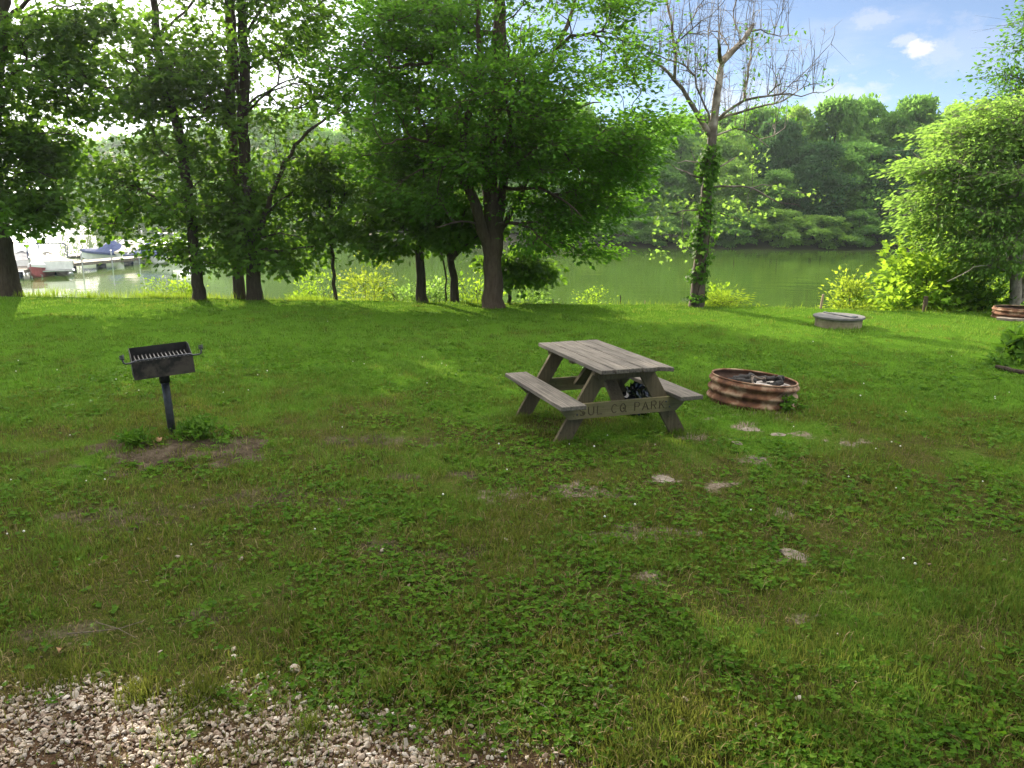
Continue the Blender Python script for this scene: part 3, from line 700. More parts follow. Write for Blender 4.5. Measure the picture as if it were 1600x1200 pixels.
cr = leaf_cloud('crown', C, D, .07, LEAF_LOCUST, 'lobed', .3, parent=syc); cr.data.transform(Matrix.Translation(-Vector(sb)))
tu = t.pos[rng.choice(src, 150)] + rng.normal(0, .12, (150, 3))
C, D = cluster_leaves(tu[:90], 7, .12, .8)
cr = leaf_cloud('foliage', C, D, .085, LEAF_ASH, 'rhomb', .2, parent=syc); cr.data.transform(Matrix.Translation(-Vector(sb)))
# ivy sleeve
iv = thing('ivy_vine', 'green ivy climbing the dark lower trunk of the half-dead sycamore', 'ivy', sb)
C = []; D = []
tp2 = LP([(1088, 470), (1090, 440), (1095, 405), (1100, 340), (1106, 285), (1109, 255), (1112, 225)], SY)
for k in range(5200):
    u = rng.random() ** .9 * 5.999; i = int(u); p = tp2[i] * (1 - u + i) + tp2[i + 1] * (u - i)
    a = rng.uniform(0, 2 * PI); dens = vnoise(np.array([u * 1.6]), np.array([a * .9 + 4]))[0]
    if rng.random() > .10 + 1.5 * (dens - .3): continue
    rr = .15 - .008 * u + abs(rng.normal(0, .035)) * (1 + 5 * max(0, dens - .45)); d = np.array([math.cos(a), math.sin(a), 0])
    C.append(p + d * rr); D.append(d * .8 + [0, 0, -.5])
cr = leaf_cloud('foliage', np.array(C), np.array(D), .07, LEAF_IVY, 'lobed', .5, tilt=.5, nbias=np.array(D) * 1.5, parent=iv); cr.data.transform(Matrix.Translation(-Vector(sb)))
mb = MB()
for a0 in (0.3, 2.2, 4.1):
    mb.tube(np.array([P(1089 + 23 * u, 478 - 250 * u, SY) + .16 * (1 - .35 * u) * np.array([math.cos(a0 + 4 * u), math.sin(a0 + 4 * u), 0]) for u in np.linspace(0, 1, 26)]), np.linspace(.016, .006, 26), 5)
st = mb.build('stem', BARK, iv, True); st.data.transform(Matrix.Translation(-Vector(sb)))

# ---- right-hand trees
tree('locust_tree', 'bright light-green tree with feathery layered boughs at the right edge', (1585, 484),
     [(1585, 492), (1588, 450), (1588, 410), (1586, 370), (1592, 310), (1598, 240), (1604, 170), (1608, 80)],
     [([(1588, 425), (1604, 380), (1625, 330), (1640, 270)], .06, .02), ([(1587, 380), (1560, 350), (1530, 330), (1500, 322)], .045, .01, -.8), ([(1590, 320), (1555, 285), (1510, 268), (1470, 262), (1435, 268)], .045, .01, -.3),
      ([(1588, 430), (1565, 418), (1530, 415), (1480, 440)], .02, .006, -1.4), ([(1598, 260), (1560, 220), (1520, 205), (1490, 205)], .04, .01, .6), ([(1600, 480), (1601, 450), (1608, 410), (1618, 360)], .07, .03, -.2),
      ([(1595, 300), (1650, 260), (1700, 240)], .04, .01)],
     [(1438, 266, 26, 9, .7, 14), (1478, 258, 40, 13, 1.0, 30), (1520, 238, 48, 16, 1.4, 44), (1500, 208, 36, 12, 1.0, 24), (1548, 196, 44, 15, 1.3, 38), (1592, 172, 40, 14, 1.3, 34), (1575, 232, 46, 16, 1.6, 40), (1444, 322, 26, 10, .8, 14), (1478, 300, 40, 13, 1.3, 32), (1530, 282, 50, 16, 1.7, 50), (1585, 280, 46, 20, 1.8, 46), (1462, 350, 32, 12, 1.1, 22), (1510, 332, 46, 16, 1.6, 44), (1560, 322, 46, 18, 1.8, 44), (1495, 378, 40, 14, 1.3, 28), (1545, 372, 46, 16, 1.6, 36), (1590, 350, 40, 22, 1.6, 36), (1570, 405, 46, 16, 1.3, 26), (1522, 410, 30, 10, 1.0, 12), (1612, 215, 40, 20, 1.6, 36), (1670, 260, 80, 110, 2.4, 90), (1530, 172, 22, 8, .8, 10)],
     LEAF_LOCUST, BARK_PALE, per=38, rc=.30, size=.11, shape='rhomb', flare=.25, r=(.11, .05), aspect=.5, flat=.3, droop=.55, twig=4)

tree('tall_tree', 'tall thin-crowned dark tree rising behind the bright locust at the top right corner', (1622, 470),
     [(1622, 480), (1622, 380), (1618, 260), (1614, 160), (1612, 80), (1610, -20)],
     [([(1616, 200), (1580, 165), (1545, 160)], .03, .008), ([(1614, 140), (1585, 115), (1560, 118)], .03, .008), ([(1612, 90), (1595, 65)], .025, .008), ([(1616, 180), (1650, 130), (1680, 120)], .03, .01)],
     [(1572, 162, 42, 18, 1.3, 24), (1582, 118, 30, 24, 1.2, 22), (1604, 70, 20, 34, 1.1, 18), (1625, 20, 36, 60, 1.4, 26), (1660, 130, 60, 80, 2, 40), (1540, 172, 22, 10, .8, 9)],
     LEAF_ASH, BARK, per=40, rc=.3, size=.12, shape='rhomb', flare=.3, r=(.15, .04), aspect=.5, twig=3, Y=GG(1622, 470)[1] + 4)

def bush(name, label, px, py, w, h, leaf=LEAF_SHRUB, n=40, per=34, size=.085, shape='rhomb', Ydy=0.0, cat='bush', dz=None, rc=.16, stems=5, group=None, aspect=.6, top=None, bark=BARK):
    g = G(px, py); Y = g[1] + Ydy; b = np.array([P(px, py, Y)[0], Y, 0]); b[2] = float(ground(b[0], b[1]))
    root = thing(name, label, cat, b, 0, group)
    a = mpp(Y); W = w * a; Hh = h * a + (P(px, py, Y)[2] - b[2]); dz = dz or W * .8
    t = Tree(); t.limb(np.array([b - [0, 0, .1], b + [0, 0, .06], b + [0, 0, .12]]), .03, .02, step=.1)
    for k in range(stems):
        an = rng.uniform(0, 2 * PI); t.limb(np.array([b + [0, 0, .05], b + [math.cos(an) * W * .3, math.sin(an) * dz * .3, Hh * .4], b + [math.cos(an) * W * .55, math.sin(an) * dz * .5, Hh * .75]]), .014, .006, wob=.02)
    v = rng.normal(size=(n, 3)); v /= np.linalg.norm(v, axis=1, keepdims=True); v[:, 2] = np.abs(v[:, 2])
    lump = .72 + .55 * rng.random(n)
    T = b + v * (rng.random(n) ** .45 * lump)[:, None] * [W, dz, Hh] + [0, 0, .08]
    if top is not None: T = np.concatenate([T, b + np.array(top)])
    t.targets(T, .1)
    mb = t.skin(None, None, None, .003, .45, 0, mb=MB()); twigs(T, rc, mb, 2, .0025)
    tr = mb.build('stem', bark, root, True)
    C, D = cluster_leaves(T, per, rc, .65, b)
    cr = leaf_cloud('foliage', C, D, size, leaf, shape, .25, parent=root, aspect=aspect)
    for o in (tr, cr): o.data.transform(Matrix.Translation(-Vector(b)))
    return root
BK = dict(Ydy=.9)
bush('bush', 'low olive-green bush left of the thin sapling on the bank', 476, 462, 36, 18, n=38, **BK)
bush('bush', 'rounded pale bush right behind the thin sapling', 505, 462, 24, 34, n=30, **BK)
bush('bush', 'big glowing yellow-green bush left of the dark straight trunk', 578, 464, 48, 50, LEAF_YELLOW, n=90, **BK)
bush('bush', 'grey-green bush at the left foot of the dark straight trunk', 630, 466, 34, 30, n=46, leaf=LEAF_LOCUST, **BK)
bush('bush', 'pale bush between the dark straight trunk and the short forked tree', 680, 468, 32, 32, n=44, leaf=LEAF_LOCUST, **BK)
bush('bush', 'bright bush between the short forked tree and the elm trunk', 741, 468, 32, 46, n=52, **BK)
bush('bush', 'low straw-green bush right of the elm trunk', 826, 472, 28, 20, n=34, leaf=LEAF_LOCUST, **BK)
bush('bush', 'small bush with a taller leafy shoot alone on the lawn edge', 920, 472, 20, 10, n=20, size=.06, top=[[.02, 0, .28], [0, 0, .36], [-.03, 0, .44], [.05, .02, .4], [.03, 0, .5], [-.04, .01, .52]], **BK)
bush('bush', 'bright leafy shoots right of the ivy-clad sycamore trunk', 1122, 476, 20, 34, n=26, size=.08, **BK)
bush('bush', 'grassy low clump at the foot of the sycamore', 1128, 480, 40, 11, n=30, size=.09, aspect=.25, leaf=TALLG, Ydy=.4)
bush('bush', 'yellow-green bush with ragged shoots at the left end of the right thicket', 1326, 484, 28, 46, n=50, leaf=LEAF_YELLOW, Ydy=.8)
bush('thicket_bush', 'large bright green bush filling the bank below the locust boughs', 1445, 486, 82, 112, n=230, per=40, size=.12, shape='lobed', rc=.22, Ydy=1.4, dz=1.3, stems=9)
bush('thicket_bush', 'dark shaded bush beside the two pale locust trunks', 1530, 488, 46, 62, n=80, per=40, size=.10, leaf=LEAF_MAPLE, rc=.2, Ydy=1.0)
bush('bush', 'pale leafy bush behind the rusty ring at the far right', 1572, 488, 30, 70, n=40, size=.10, Ydy=2.4)
bush('bush', 'light bush at the left foot of the slender leaning maple', 292, 464, 18, 26, n=20, size=.08, **BK)
bush('bush', 'low weedy clump between the maple at the left edge and the leaning one', 250, 464, 34, 16, n=30, size=.06, **BK)

# ------------------------------------------------------------------ far shore wood
def far_crown(seed, nl, n, leaf, size, bottom=.12, wide=.5):
    """unit-height crown: lobes of leaf sprays on an irregular dome"""
    r = np.random.default_rng(seed)
    C = []; Dd = []
    z = bottom + (1 - bottom) * r.random(nl) ** .85; an = r.uniform(0, 2 * PI, nl)
    prof = wide * np.sqrt(np.clip(1 - ((z - .5) / .56) ** 2, .04, 1)) * (.75 + .5 * r.random(nl))
    rr = prof * r.random(nl) ** .3 * .78
    L = np.stack([rr * np.cos(an), rr * np.sin(an), np.minimum(z, .93)], 1)
    lr = (.085 + .085 * r.random(nl)) * (1.15 - .4 * z)
    for c, q in zip(L, lr):
        m = int(n / nl)
        v = r.normal(size=(m, 3)); v /= np.linalg.norm(v, axis=1, keepdims=True); v[:, 2] = np.where(v[:, 2] < -.3, -v[:, 2], v[:, 2])
        C.append(c + v * [1.25, 1.25, .75] * q * (.65 + .5 * r.random(m))[:, None]); Dd.append(v * .6)
    return np.concatenate(C), np.concatenate(Dd), L
PROTO = {}
def far_proto(key, seed, nl, n, leaf, size, bottom, wide):
    global rng
    C, D, L = far_crown(seed, nl, n, leaf, size, bottom, wide)
    o = leaf_cloud('crown', C, D, size, leaf, 'spray', .25, .7, svar=.6); me = o.data; bpy.data.objects.remove(o)
    t = Tree(); t.limb(np.array([[0, 0, -.05], [.005, 0, .3], [0, .005, .6], [0, 0, .8]]), .022, .008, step=.08, wob=.004)
    t.targets(L[rng.permutation(len(L))[:16]], .1)
    tm = t.skin('trunk', BARK_FAR, None, .002, .4); m2 = tm.data; bpy.data.objects.remove(tm)
    PROTO[key] = (me, m2)
far_proto('a', 1, 46, 14000, LEAF_FAR, .030, .10, .34)
far_proto('b', 2, 40, 14000, LEAF_FAR, .030, .05, .40)
far_proto('l', 3, 44, 14000, LEAF_FAR_L, .030, .06, .38)
far_proto('d', 4, 44, 14000, LEAF_FAR_D, .030, .03, .33)
far_proto('s', 5, 34, 8000, LEAF_FAR_L, .055, .0, .75)
far_proto('t', 6, 34, 8000, LEAF_FAR, .055, .0, .75)
def far_tree(key, px, top, w, Y, label, name='far_shore_tree', cat='tree', group='trees on the far shore', base=None, rz=None):
    x = P(px, top, Y)[0]; zb = float(far_z(np.array([x]), np.array([Y]))[0]) - .1 if base is None else base
    zt = P(px, top, Y)[2]; h = zt - zb
    wide = {'a': .34, 'b': .40, 'l': .38, 'd': .33, 's': .75, 't': .75}[key]
    sx = w * mpp(Y) / (2 * wide)
    root = thing(name, label, cat, (x, Y, zb), 0, group)
    ang = rng.uniform(0, 6.28) if rz is None else rz
    for nm, me in (('crown', PROTO[key][0]), ('trunk', PROTO[key][1])):
        o = link(nm, me, root); o.scale = (sx, sx, h); o.rotation_euler = (0, 0, ang)
    return root
FT = [  # kind, px, top, width, depth, label
 ('b', 1010, 232, 100, 78, 'far-shore tree showing between the elm crown and the sycamore trunk'),
 ('a', 1066, 205, 88, 80, 'far-shore tree behind the left side of the sycamore, above its yellow leaves'),
 ('l', 1130, 202, 84, 77, 'pale far-shore tree right behind the fork of the bare sycamore'),
 ('a', 1178, 172, 84, 82, 'tall far-shore tree under the long bare right-hand sycamore limbs'),
 ('l', 1150, 255, 70, 73, 'bright yellow-green far-shore tree just right of the sycamore trunk'),
 ('d', 1222, 192, 78, 76, 'dark bluish far-shore tree just below the tip of the bare sycamore limbs'),
 ('l', 1262, 172, 72, 82, 'sunlit far-shore tree left of the middle of the right wood, beneath the clouds'),
 ('a', 1310, 160, 92, 80, 'broad far-shore tree straight above the round concrete lid'),
 ('b', 1372, 158, 100, 82, 'broad rounded far-shore tree under the small white cloud'),
 ('a', 1432, 154, 86, 80, 'tallest far-shore tree near the bright locust boughs'),
 ('l', 1482, 168, 74, 84, 'far-shore tree partly hidden behind the top of the bright locust'),
 ('b', 1545, 182, 84, 82, 'far-shore tree glimpsed through the locust crown at the right'),
 ('d', 1282, 228, 80, 73, 'dark shaded lower far-shore tree above the pale overhanging shrubs'),
 ('a', 1345, 226, 96, 74, 'mid-height leafy far-shore tree in front of the broad rounded ones'),
 ('d', 1402, 236, 84, 73, 'dark lower far-shore tree beside the locust boughs at the water'),
 ('b', 1208, 268, 80, 73, 'lower far-shore tree behind the pale side limb of the sycamore'),
 ('a', 960, 240, 100, 80, 'far-shore tree behind the right edge of the elm crown'),
 ('b', 545, 182, 110, 88, 'pale far-shore tree showing in the gap left of the elm crown'),
 ('a', 490, 205, 100, 90, 'far-shore tree behind the long sweeping limb of the tall dark tree'),
 ('l', 600, 215, 100, 84, 'far-shore tree behind the left edge of the elm crown'),
 ('a', 440, 225, 100, 96, 'far-shore tree behind the tall dark two-stemmed tree'),
]
for a in FT: far_tree(*a)
for a in [('s', 1090, 330, 80, 70.6, 'low far-shore shrub left of the sycamore trunk, touching the water'), ('t', 1152, 335, 84, 70.4, 'low dark shrub on the far water line just right of the sycamore trunk'),
          ('s', 1220, 328, 96, 70.2, 'pale shrub with layered boughs hanging over the far water'), ('s', 1288, 338, 92, 70.0, 'pale shrub overhanging the far water above the round lid'),
          ('t', 1345, 330, 80, 70.2, 'dark shrub on the far water line left of the right thicket'), ('t', 1400, 340, 74, 70.0, 'far water-line shrub next to the right thicket'), ('t', 1030, 340, 84, 70.8, 'dark shrub on the far water line at the right edge of the elm crown'),
          ('t', 985, 342, 84, 71.5, 'dark shrub on the far water line under the elm boughs'), ('s', 930, 345, 84, 73, 'pale shrub on the far water line glimpsed under the right elm boughs'), ('t', 870, 345, 90, 75, 'dark shrub on the far water line just right of the understory tree'), ('t', 540, 345, 90, 84, 'dark shrub on the far water line left of the elm'), ('s', 460, 345, 90, 88, 'pale shrub on the far water line behind the tall dark tree')]:
    far_tree(*a, name='shore_shrub', cat='shrub', group='shrubs along the far water line')
# the rest of the wood reads as one mass
def wood_mass(name, spots, leaf, n, size, label):
    Cs = []; Ds = []
    for k, (px, top, w, Y) in enumerate(spots):
        C, D, L = far_crown(100 + k, 30, n, None, 0, .02, .38)
        x = P(px, top, Y)[0]; zb = WZ; h = P(px, top, Y)[2] - zb; s = w * mpp(Y) / .76
        Cs.append(C * [s, s, h] + [x, Y, zb]); Ds.append(D)
    o = leaf_cloud(name, np.concatenate(Cs), np.concatenate(Ds), size, leaf, 'spray', .2, .7, svar=.6)
    return tag(o, label, 'wood', kind='stuff')
sp = []
for px in range(420, 1640, 52):
    top = 200 + 26 * math.sin(px * .013) + rng.uniform(-12, 12) if px < 1000 else 185 + rng.uniform(-14, 14)
    sp.append((px + rng.uniform(-12, 12), top, 110, (92 if px < 700 else 88) + rng.uniform(-2, 4)))
    sp.append((px + 26, 290 + rng.uniform(-20, 20), 90, (90 if px < 650 else 78) + rng.uniform(-1, 3)))
wood_mass('far_wood', sp, LEAF_FAR, 5200, .46, 'continuous wood filling in behind the far-shore trees')
sp = []
for px in range(116, 470, 24):
    sp.append((px + rng.uniform(-8, 8), 232 - (px - 128) * .10 + rng.uniform(-14, 14), 64, 128 + rng.uniform(-4, 8)))
    sp.append((px + rng.uniform(-8, 8), 300 + rng.uniform(-14, 14), 50, 116 - (px - 128) * .06 + rng.uniform(-3, 3)))
wood_mass('hazy_wood', sp, LEAF_FAR, 3200, .7, 'hazy bluish wood on the far shore behind the marina')
sp = [(px, 372 + rng.uniform(-6, 3), 60, 260 + rng.uniform(-8, 8)) for px in range(-260, 150, 22)]
wood_mass('distant_wood', sp, LEAF_FAR, 700, 1.6, 'low distant tree line across the bright water at the far left')

# ------------------------------------------------------------------ bank grass, stakes
def blades(n, xy, L, W, lean, az=None, z=None):
    x, y = xy; n = len(x)
    z = ground(x, y) if z is None else z
    az = rng.uniform(0, 2 * PI, n) if az is None else az
    d = np.stack([np.cos(az), np.sin(az), np.zeros(n)], 1); s = np.stack([-np.sin(az), np.cos(az), np.zeros(n)], 1)
    b = np.stack([x, y, z - .004], 1); Z = np.array([0, 0, 1.0])
    l1 = (L * .5)[:, None]; ln = lean[:, None]
    m1 = b + l1 * (Z * np.sqrt(np.clip(1 - (ln * .45) ** 2, .1, 1)) + d * ln * .45)
    tp = m1 + l1 * (Z * np.sqrt(np.clip(1 - np.minimum(ln, .98) ** 2, .02, 1)) + d * ln)
    w = (W / 2)[:, None]
    V = np.stack([b - s * w, b + s * w, m1 - s * w * .8, m1 + s * w * .8, tp], 1).reshape(-1, 3)
    i = np.arange(n)[:, None] * 5
    return V, i + np.array([[0, 1, 3, 2]]), i + np.array([[2, 3, 4]])
def blade_obj(name, parts, mat, label, attr=None):
    V = np.concatenate([p[0] for p in parts]); off = np.cumsum([0] + [len(p[0]) for p in parts[:-1]])
    Q = np.concatenate([p[1] + o for p, o in zip(parts, off)]); T_ = np.concatenate([p[2] + o for p, o in zip(parts, off)])
    me = make_mesh(name, V, [Q, T_], mat)
    if attr is not None:
        a = me.attributes.new('dry_shade', 'FLOAT', 'POINT'); a.data.foreach_set('value', attr(V[:, 0], V[:, 1]).astype(np.float32))
    return tag(link(name, me), label, kind='stuff')
n = 26000
x = rng.uniform(-16, 13, n); y = edge_y(x) + np.abs(rng.normal(.35, .5, n)) - .1
k = fbm(x * .8, y * .5, 2); keep = rng.random(n) < np.clip((k - .35) * 4, .12, 1) * np.where(x < -3, 1, .3); x = x[keep]; y = y[keep]; n = len(x)
Lh = rng.uniform(.06, .22, n) * (.5 + .9 * fbm(x * .9 + 2, y * .9, 2)) * np.where(x < -3, 1.25, .9)
blade_obj('bank_grass', [blades(n, (x, y), Lh, rng.uniform(.005, .011, n), rng.uniform(.2, .95, n))], TALLG, 'tall pale grass along the top of the bank')

def stake(px, py, h, r, label, mat=POST, name='stake', lean=(0, 0), Ydy=.3):
    g = G(px, py); b = np.array([g[0], g[1] + Ydy, 0]); b[2] = float(ground(b[0], b[1]))
    root = None
    mb = MB(); mb.tube([(0, 0, -.1), (lean[0] * .5, lean[1] * .5, h * .5), (lean[0], lean[1], h - .012), (lean[0], lean[1], h)], [r, r, r * .95, r * .7], 6)
    o = mb.build(name, mat); o.location = b.tolist(); return tag(o, label, 'stake', 'stakes along the lawn edge')
stake(865, 473, .24, .014, 'short thin dark stake on the lawn edge right of the elm', BARK)
stake(972, 474, .30, .014, 'thin dark stake standing alone between the small shrub and the sycamore', BARK)
stake(1011, 475, .16, .012, 'shortest thin stake on the lawn edge left of the sycamore', POST)
stake(1282, 482, .33, .028, 'pale wooden stake leaning right beside the round concrete lid', POST, lean=(.035, 0), Ydy=0)
stake(1448, 487, .34, .05, 'stout post standing in the thicket under the locust boughs', BARK_BR, name='post', Ydy=.1)

# ------------------------------------------------------------------ picnic table
def stroke_letters(txt, w, h, gap, sp):
    A = lambda cx, cy, rx, ry, a0, a1, k=12: [(cx + rx * math.cos(a0 + (a1 - a0) * i / k), cy + ry * math.sin(a0 + (a1 - a0) * i / k)) for i in range(k + 1)]
    G_ = {'S': [A(.5, .74, .42, .26, .35, PI * 1.5) + A(.5, .26, .44, .22, PI / 2, -PI * .85)[1:]],
          'U': [[(.06, 1), (.06, .34)] + A(.5, .34, .44, .34, PI, 2 * PI)[1:] + [(.94, 1)]], 'L': [[(.1, 1), (.1, .02), (.9, .02)]],
          'C': [A(.52, .5, .46, .5, .75, 2 * PI - .75, 18)], 'O': [A(.5, .5, .44, .5, 0, 2 * PI, 22)],
          'P': [[(.1, 0), (.1, 1), (.55, 1)] + A(.55, .75, .38, .25, PI / 2, -PI / 2)[1:] + [(.1, .5)]],
          'A': [[(0, 0), (.5, 1), (1, 0)], [(.2, .36), (.8, .36)]], 'R': [[(.1, 0), (.1, 1), (.55, 1)] + A(.55, .76, .37, .24, PI / 2, -PI / 2)[1:] + [(.1, .52)], [(.5, .52), (.95, 0)]],
          'K': [[(.1, 0), (.1, 1)], [(.9, 1), (.1, .42)], [(.35, .6), (.95, 0)]]}
    out = []; x = 0
    for ch in txt:
        if ch == ' ': x += sp; continue
        for st in G_[ch]: out.append([(x + p[0] * w, p[1] * h) for p in st])
        x += w + gap
    return out, x - gap
YAW = -.346; TL, TW, TH, SH, SW, OW = 1.56, .73, .75, .435, .25, 1.50
c_, s_ = math.cos(YAW), math.sin(YAW)
t0 = np.array([1.158, 7.004]) + np.array([s_, c_]) * TL / 2
tz = float(ground(t0[0], t0[1]))
table = thing('picnic_table', 'weathered wooden picnic table with carved lettering on its end beam, beside the rusty fire ring', 'picnic table', (t0[0], t0[1], tz), math.atan2(c_, s_))
h2 = TL / 2
# top: five planks with ragged near ends (one longer on the right), inside one mesh; same look
bw = TW / 5
ends = [.0, .01, -.005, .02, .075]                                  # extra length at the near (-x) end, left to right (+y first)
for i in range(5):
    mb = MB(); y = TW / 2 - bw * (i + .5); e = ends[i]; fe = [.01, 0, .03, .0, .02][i]
    mb.box(((-h2 - e + h2 + fe) / 2, y, TH - .02 + [0, .002, -.001, .001, .0][i]), (TL + e + fe, bw - .011, .04), ch=.004)
    if i == 4:                                                       # splintered corner of the right-hand plank
        V = mb.V[0]; sel = (V[:, 0] < 0) & (V[:, 1] > y); V[sel, 0] += .075
    mb.build('tabletop_plank', WOOD_TOP, table)
for sgn, nm in ((1, 'l'), (-1, 'r')):
    mb = MB(); mb.box((0, sgn * (OW / 2 - SW / 2), SH - .02), (TL, SW, .042), ch=.005); sb_ = mb.build('seat', WOOD_TOP, table)
fx = [-h2 + .26, h2 - .26]                                          # leg frames
lx = [(-1, fx[0]), (1, fx[1])]
tl_x = .22; bt_x = .66                                              # half spread at top and bottom
for dirn, x in lx:
    for sg in (1, -1):
        mb = MB(); top = np.array([x, sg * tl_x, TH - .045]); bot = np.array([x, sg * bt_x, -.03]); v = bot - top; L = np.linalg.norm(v)
        ang = math.atan2(sg * (bt_x - tl_x), TH)
        wv = .15                                                    # leg plank cut flat at both ends
        dx = wv / 2 / math.cos(ang)
        poly = [(sg * tl_x - dx, TH - .045), (sg * tl_x + dx, TH - .045), (sg * bt_x + dx, -.03), (sg * bt_x - dx, -.03)]
        mb.prism(poly, x - .02, x + .02, axis=0); mb.build('leg', WOOD_LEG, table)
    # cleat under the top, with sloping ends
    xo = x + dirn * .042
    mb = MB(); mb.prism([(-.33, TH - .044), (.33, TH - .044), (.33, TH - .085), (.27, TH - .135), (-.27, TH - .135), (-.33, TH - .085)], xo - .019, xo + .019, axis=0); mb.build('cleat', WOOD_LEG, table)
mb = MB(); mb.box((0, 0, TH - .062), (.09, .64, .036)); mb.build('cleat', WOOD_LEG, table)
# diagonal braces from the seat beams up to the middle of the top
for dirn, x in lx:
    mb = MB(); xb = x - dirn * .045; a = np.array([xb, 0, SH - .10]); b_ = np.array([dirn * .07, 0, TH - .085]); v = b_ - a; L = np.linalg.norm(v)
    ang = math.atan2(v[0], v[2]); mb.box((a + b_) / 2, (.038, .13, L), rot=rot('Y', ang)); mb.build('brace', WOOD_LEG, table)
# seat beams; the near one carries the carved words
BH = .145; bz0 = SH - .042 - BH
def beam_poly(half): return [(-half, bz0 + BH), (half, bz0 + BH), (half, bz0 + BH - .03), (half - .12, bz0), (-half + .12, bz0), (-half, bz0 + BH - .03)]
mb = MB(); xo = fx[1] + .042; mb.prism(beam_poly(.70), xo - .019, xo + .019, axis=0); mb.build('seat_beam', WOOD_BEAM, table)
xo = fx[0] - .042; face = xo - .019
mb = MB(); mb.prism(beam_poly(.70), xo - .019, xo + .019, axis=0); beam = mb.build('seat_beam', [WOOD_BEAM, WOOD_CUT], None)
strokes, tw_ = stroke_letters('SUL CO PARK', .062, .082, .030, .062)
cut = MB()
y0 = .48
for st in strokes:
    pts = [(face, y0 - p[0], bz0 + .032 + p[1]) for p in st]
    q = [np.array(pts[0])]
    for a, b2 in zip(pts[:-1], pts[1:]):
        a = np.array(a); b2 = np.array(b2); k = max(1, int(np.linalg.norm(b2 - a) / .03))
        for j in range(1, k + 1): q.append(a + (b2 - a) * j / k)
    q = np.array(q) + rng.normal(0, .0006, (len(q), 3)) * [0, 1, 1]
    cut.tube(q, .0058, 6, mi=1)
for (yy, zz, r_) in ((y0 - .038, .055, .0085), (y0 - .47, .07, .010), (y0 - .495, .035, .009)):
    cut.tube([(face - .005, yy, bz0 + zz), (face + .012, yy, bz0 + zz)], r_, 10, mi=1)
cuto = cut.build('cutter', [WOOD_BEAM, WOOD_CUT])
md = beam.modifiers.new('b', 'BOOLEAN'); md.operation = 'DIFFERENCE'; md.solver = 'EXACT'; md.object = cuto; md.use_self = True
bpy.context.view_layer.update()
nm_ = bpy.data.meshes.new_from_object(beam.evaluated_get(bpy.context.evaluated_depsgraph_get()))
beam.modifiers.clear(); beam.data = nm_; bpy.data.objects.remove(cuto); beam.parent = table
for sg in (1, -1):
    for yy, zz in ((sg * .46, bz0 + .10), (sg * .50, bz0 + .045)):
        mb = MB(); mb.lathe([(0, .006), (.006, .005), (.010, 0)], 10, tilt=rot('Y', -PI / 2), c=(face, yy, zz)); mb.build('bolt', IRON_GREY, table)

# black rubbish bag on the ground under the far bench
def blob(name, mat, rx, ry, rz, seed, amp, parent=None, k=26, l=18, flatb=.6, crease=3.2):
    mb = MB(); V = []; Q = []
    for i in range(l + 1):
        th = PI * i / l
        for j in range(k):
            ph = 2 * PI * j / k
            d = np.array([math.sin(th) * math.cos(ph), math.sin(th) * math.sin(ph), math.cos(th)])
            nz = fbm(np.array([ph_ := (d[0] * crease + d[2] * 2 + seed)]), np.array([d[1] * crease + seed * 2]), 4)[0]
            rr = 1 + amp * (abs(nz - .5) * 4 - .5)
            p = d * rr * [rx, ry, rz]; p[2] = max(p[2], -rz * flatb); V.append(p)
    for i in range(l):
        for j in range(k): Q.append((i * k + j, (i + 1) * k + j, (i + 1) * k + (j + 1) % k, i * k + (j + 1) % k))
    mb.addq(np.array(V) + [0, 0, rz * flatb], Q); return mb.build(name, mat, parent, False)
bp = P(994, 612, 8.25); bg = np.array([bp[0], bp[1], float(ground(bp[0], bp[1]))])
bag = thing('rubbish_bag', 'shiny black plastic bag slumped under the picnic table', 'bag', bg)
bo = blob('sack', BAG, .17, .15, .20, 3.3, .42, bag)
mb = MB(); mb.lathe([(.03, .29), (.022, .33), (.05, .40), (.07, .42)], 9); nk = mb.build('knotted_neck', BAG, bag)

# ------------------------------------------------------------------ fire ring
def corr_ring(name, label, c, rad, hgt, tilt=(0, 0), nrib=3, k=72, inside=True, yaw=0, cat='fire ring'):
    root = thing(name, label, cat, c, yaw)
    tl = rot('Y', tilt[0]) @ rot('X', tilt[1])
    prof = []; n = nrib * 12
    for i in range(n + 1):
        z = hgt * i / n; prof.append((rad + .014 * math.cos(2 * PI * (z / hgt) * nrib + PI), z - .03))
    mb = MB(); mb.lathe(prof, k, tilt=tl); mb.build('outer_wall', RUST, root, True)
    mb = MB(); mb.lathe([(p[0] - .007, p[1]) for p in prof][::-1], k, tilt=tl); mb.build('inner_wall', RUST_IN, root, True)
    mb = MB(); zt = prof[-1][1]; r_ = prof[-1][0] - .0035
    mb.tube(np.array([(r_ * math.cos(a), r_ * math.sin(a), zt) for a in np.linspace(0, 2 * PI, k + 1)]) @ tl.T, .011, 8, cap=False); mb.build('rim', RUST, root, True)
    return root, tl
fc = G(1182, 640); FR = .50
fcy = fc[1] + FR * .93
fcp = gz((P(1174, 612, fcy)[0], fcy))
ring, tl = corr_ring('fire_ring', 'rusty corrugated steel fire ring holding ash and charred wood, right of the picnic table', fcp, FR, .31, (.085, -.02))
X = []; nr = 14; na = 44; V = []; Q = []
for i in range(nr + 1):
    for j in range(na):
        r_ = (FR - .018) * i / nr; a = 2 * PI * j / na; x, y = r_ * math.cos(a), r_ * math.sin(a)
        V.append((x, y, .165 + .05 * (fbm(np.array([x * 6 + 3]), np.array([y * 6 + 8]), 3)[0] - .3) + .05 * math.exp(-(r_ / .2) ** 2)))
for i in range(nr):
    for j in range(na): Q.append((i * na + j, i * na + (j + 1) % na, (i + 1) * na + (j + 1) % na, (i + 1) * na + j))
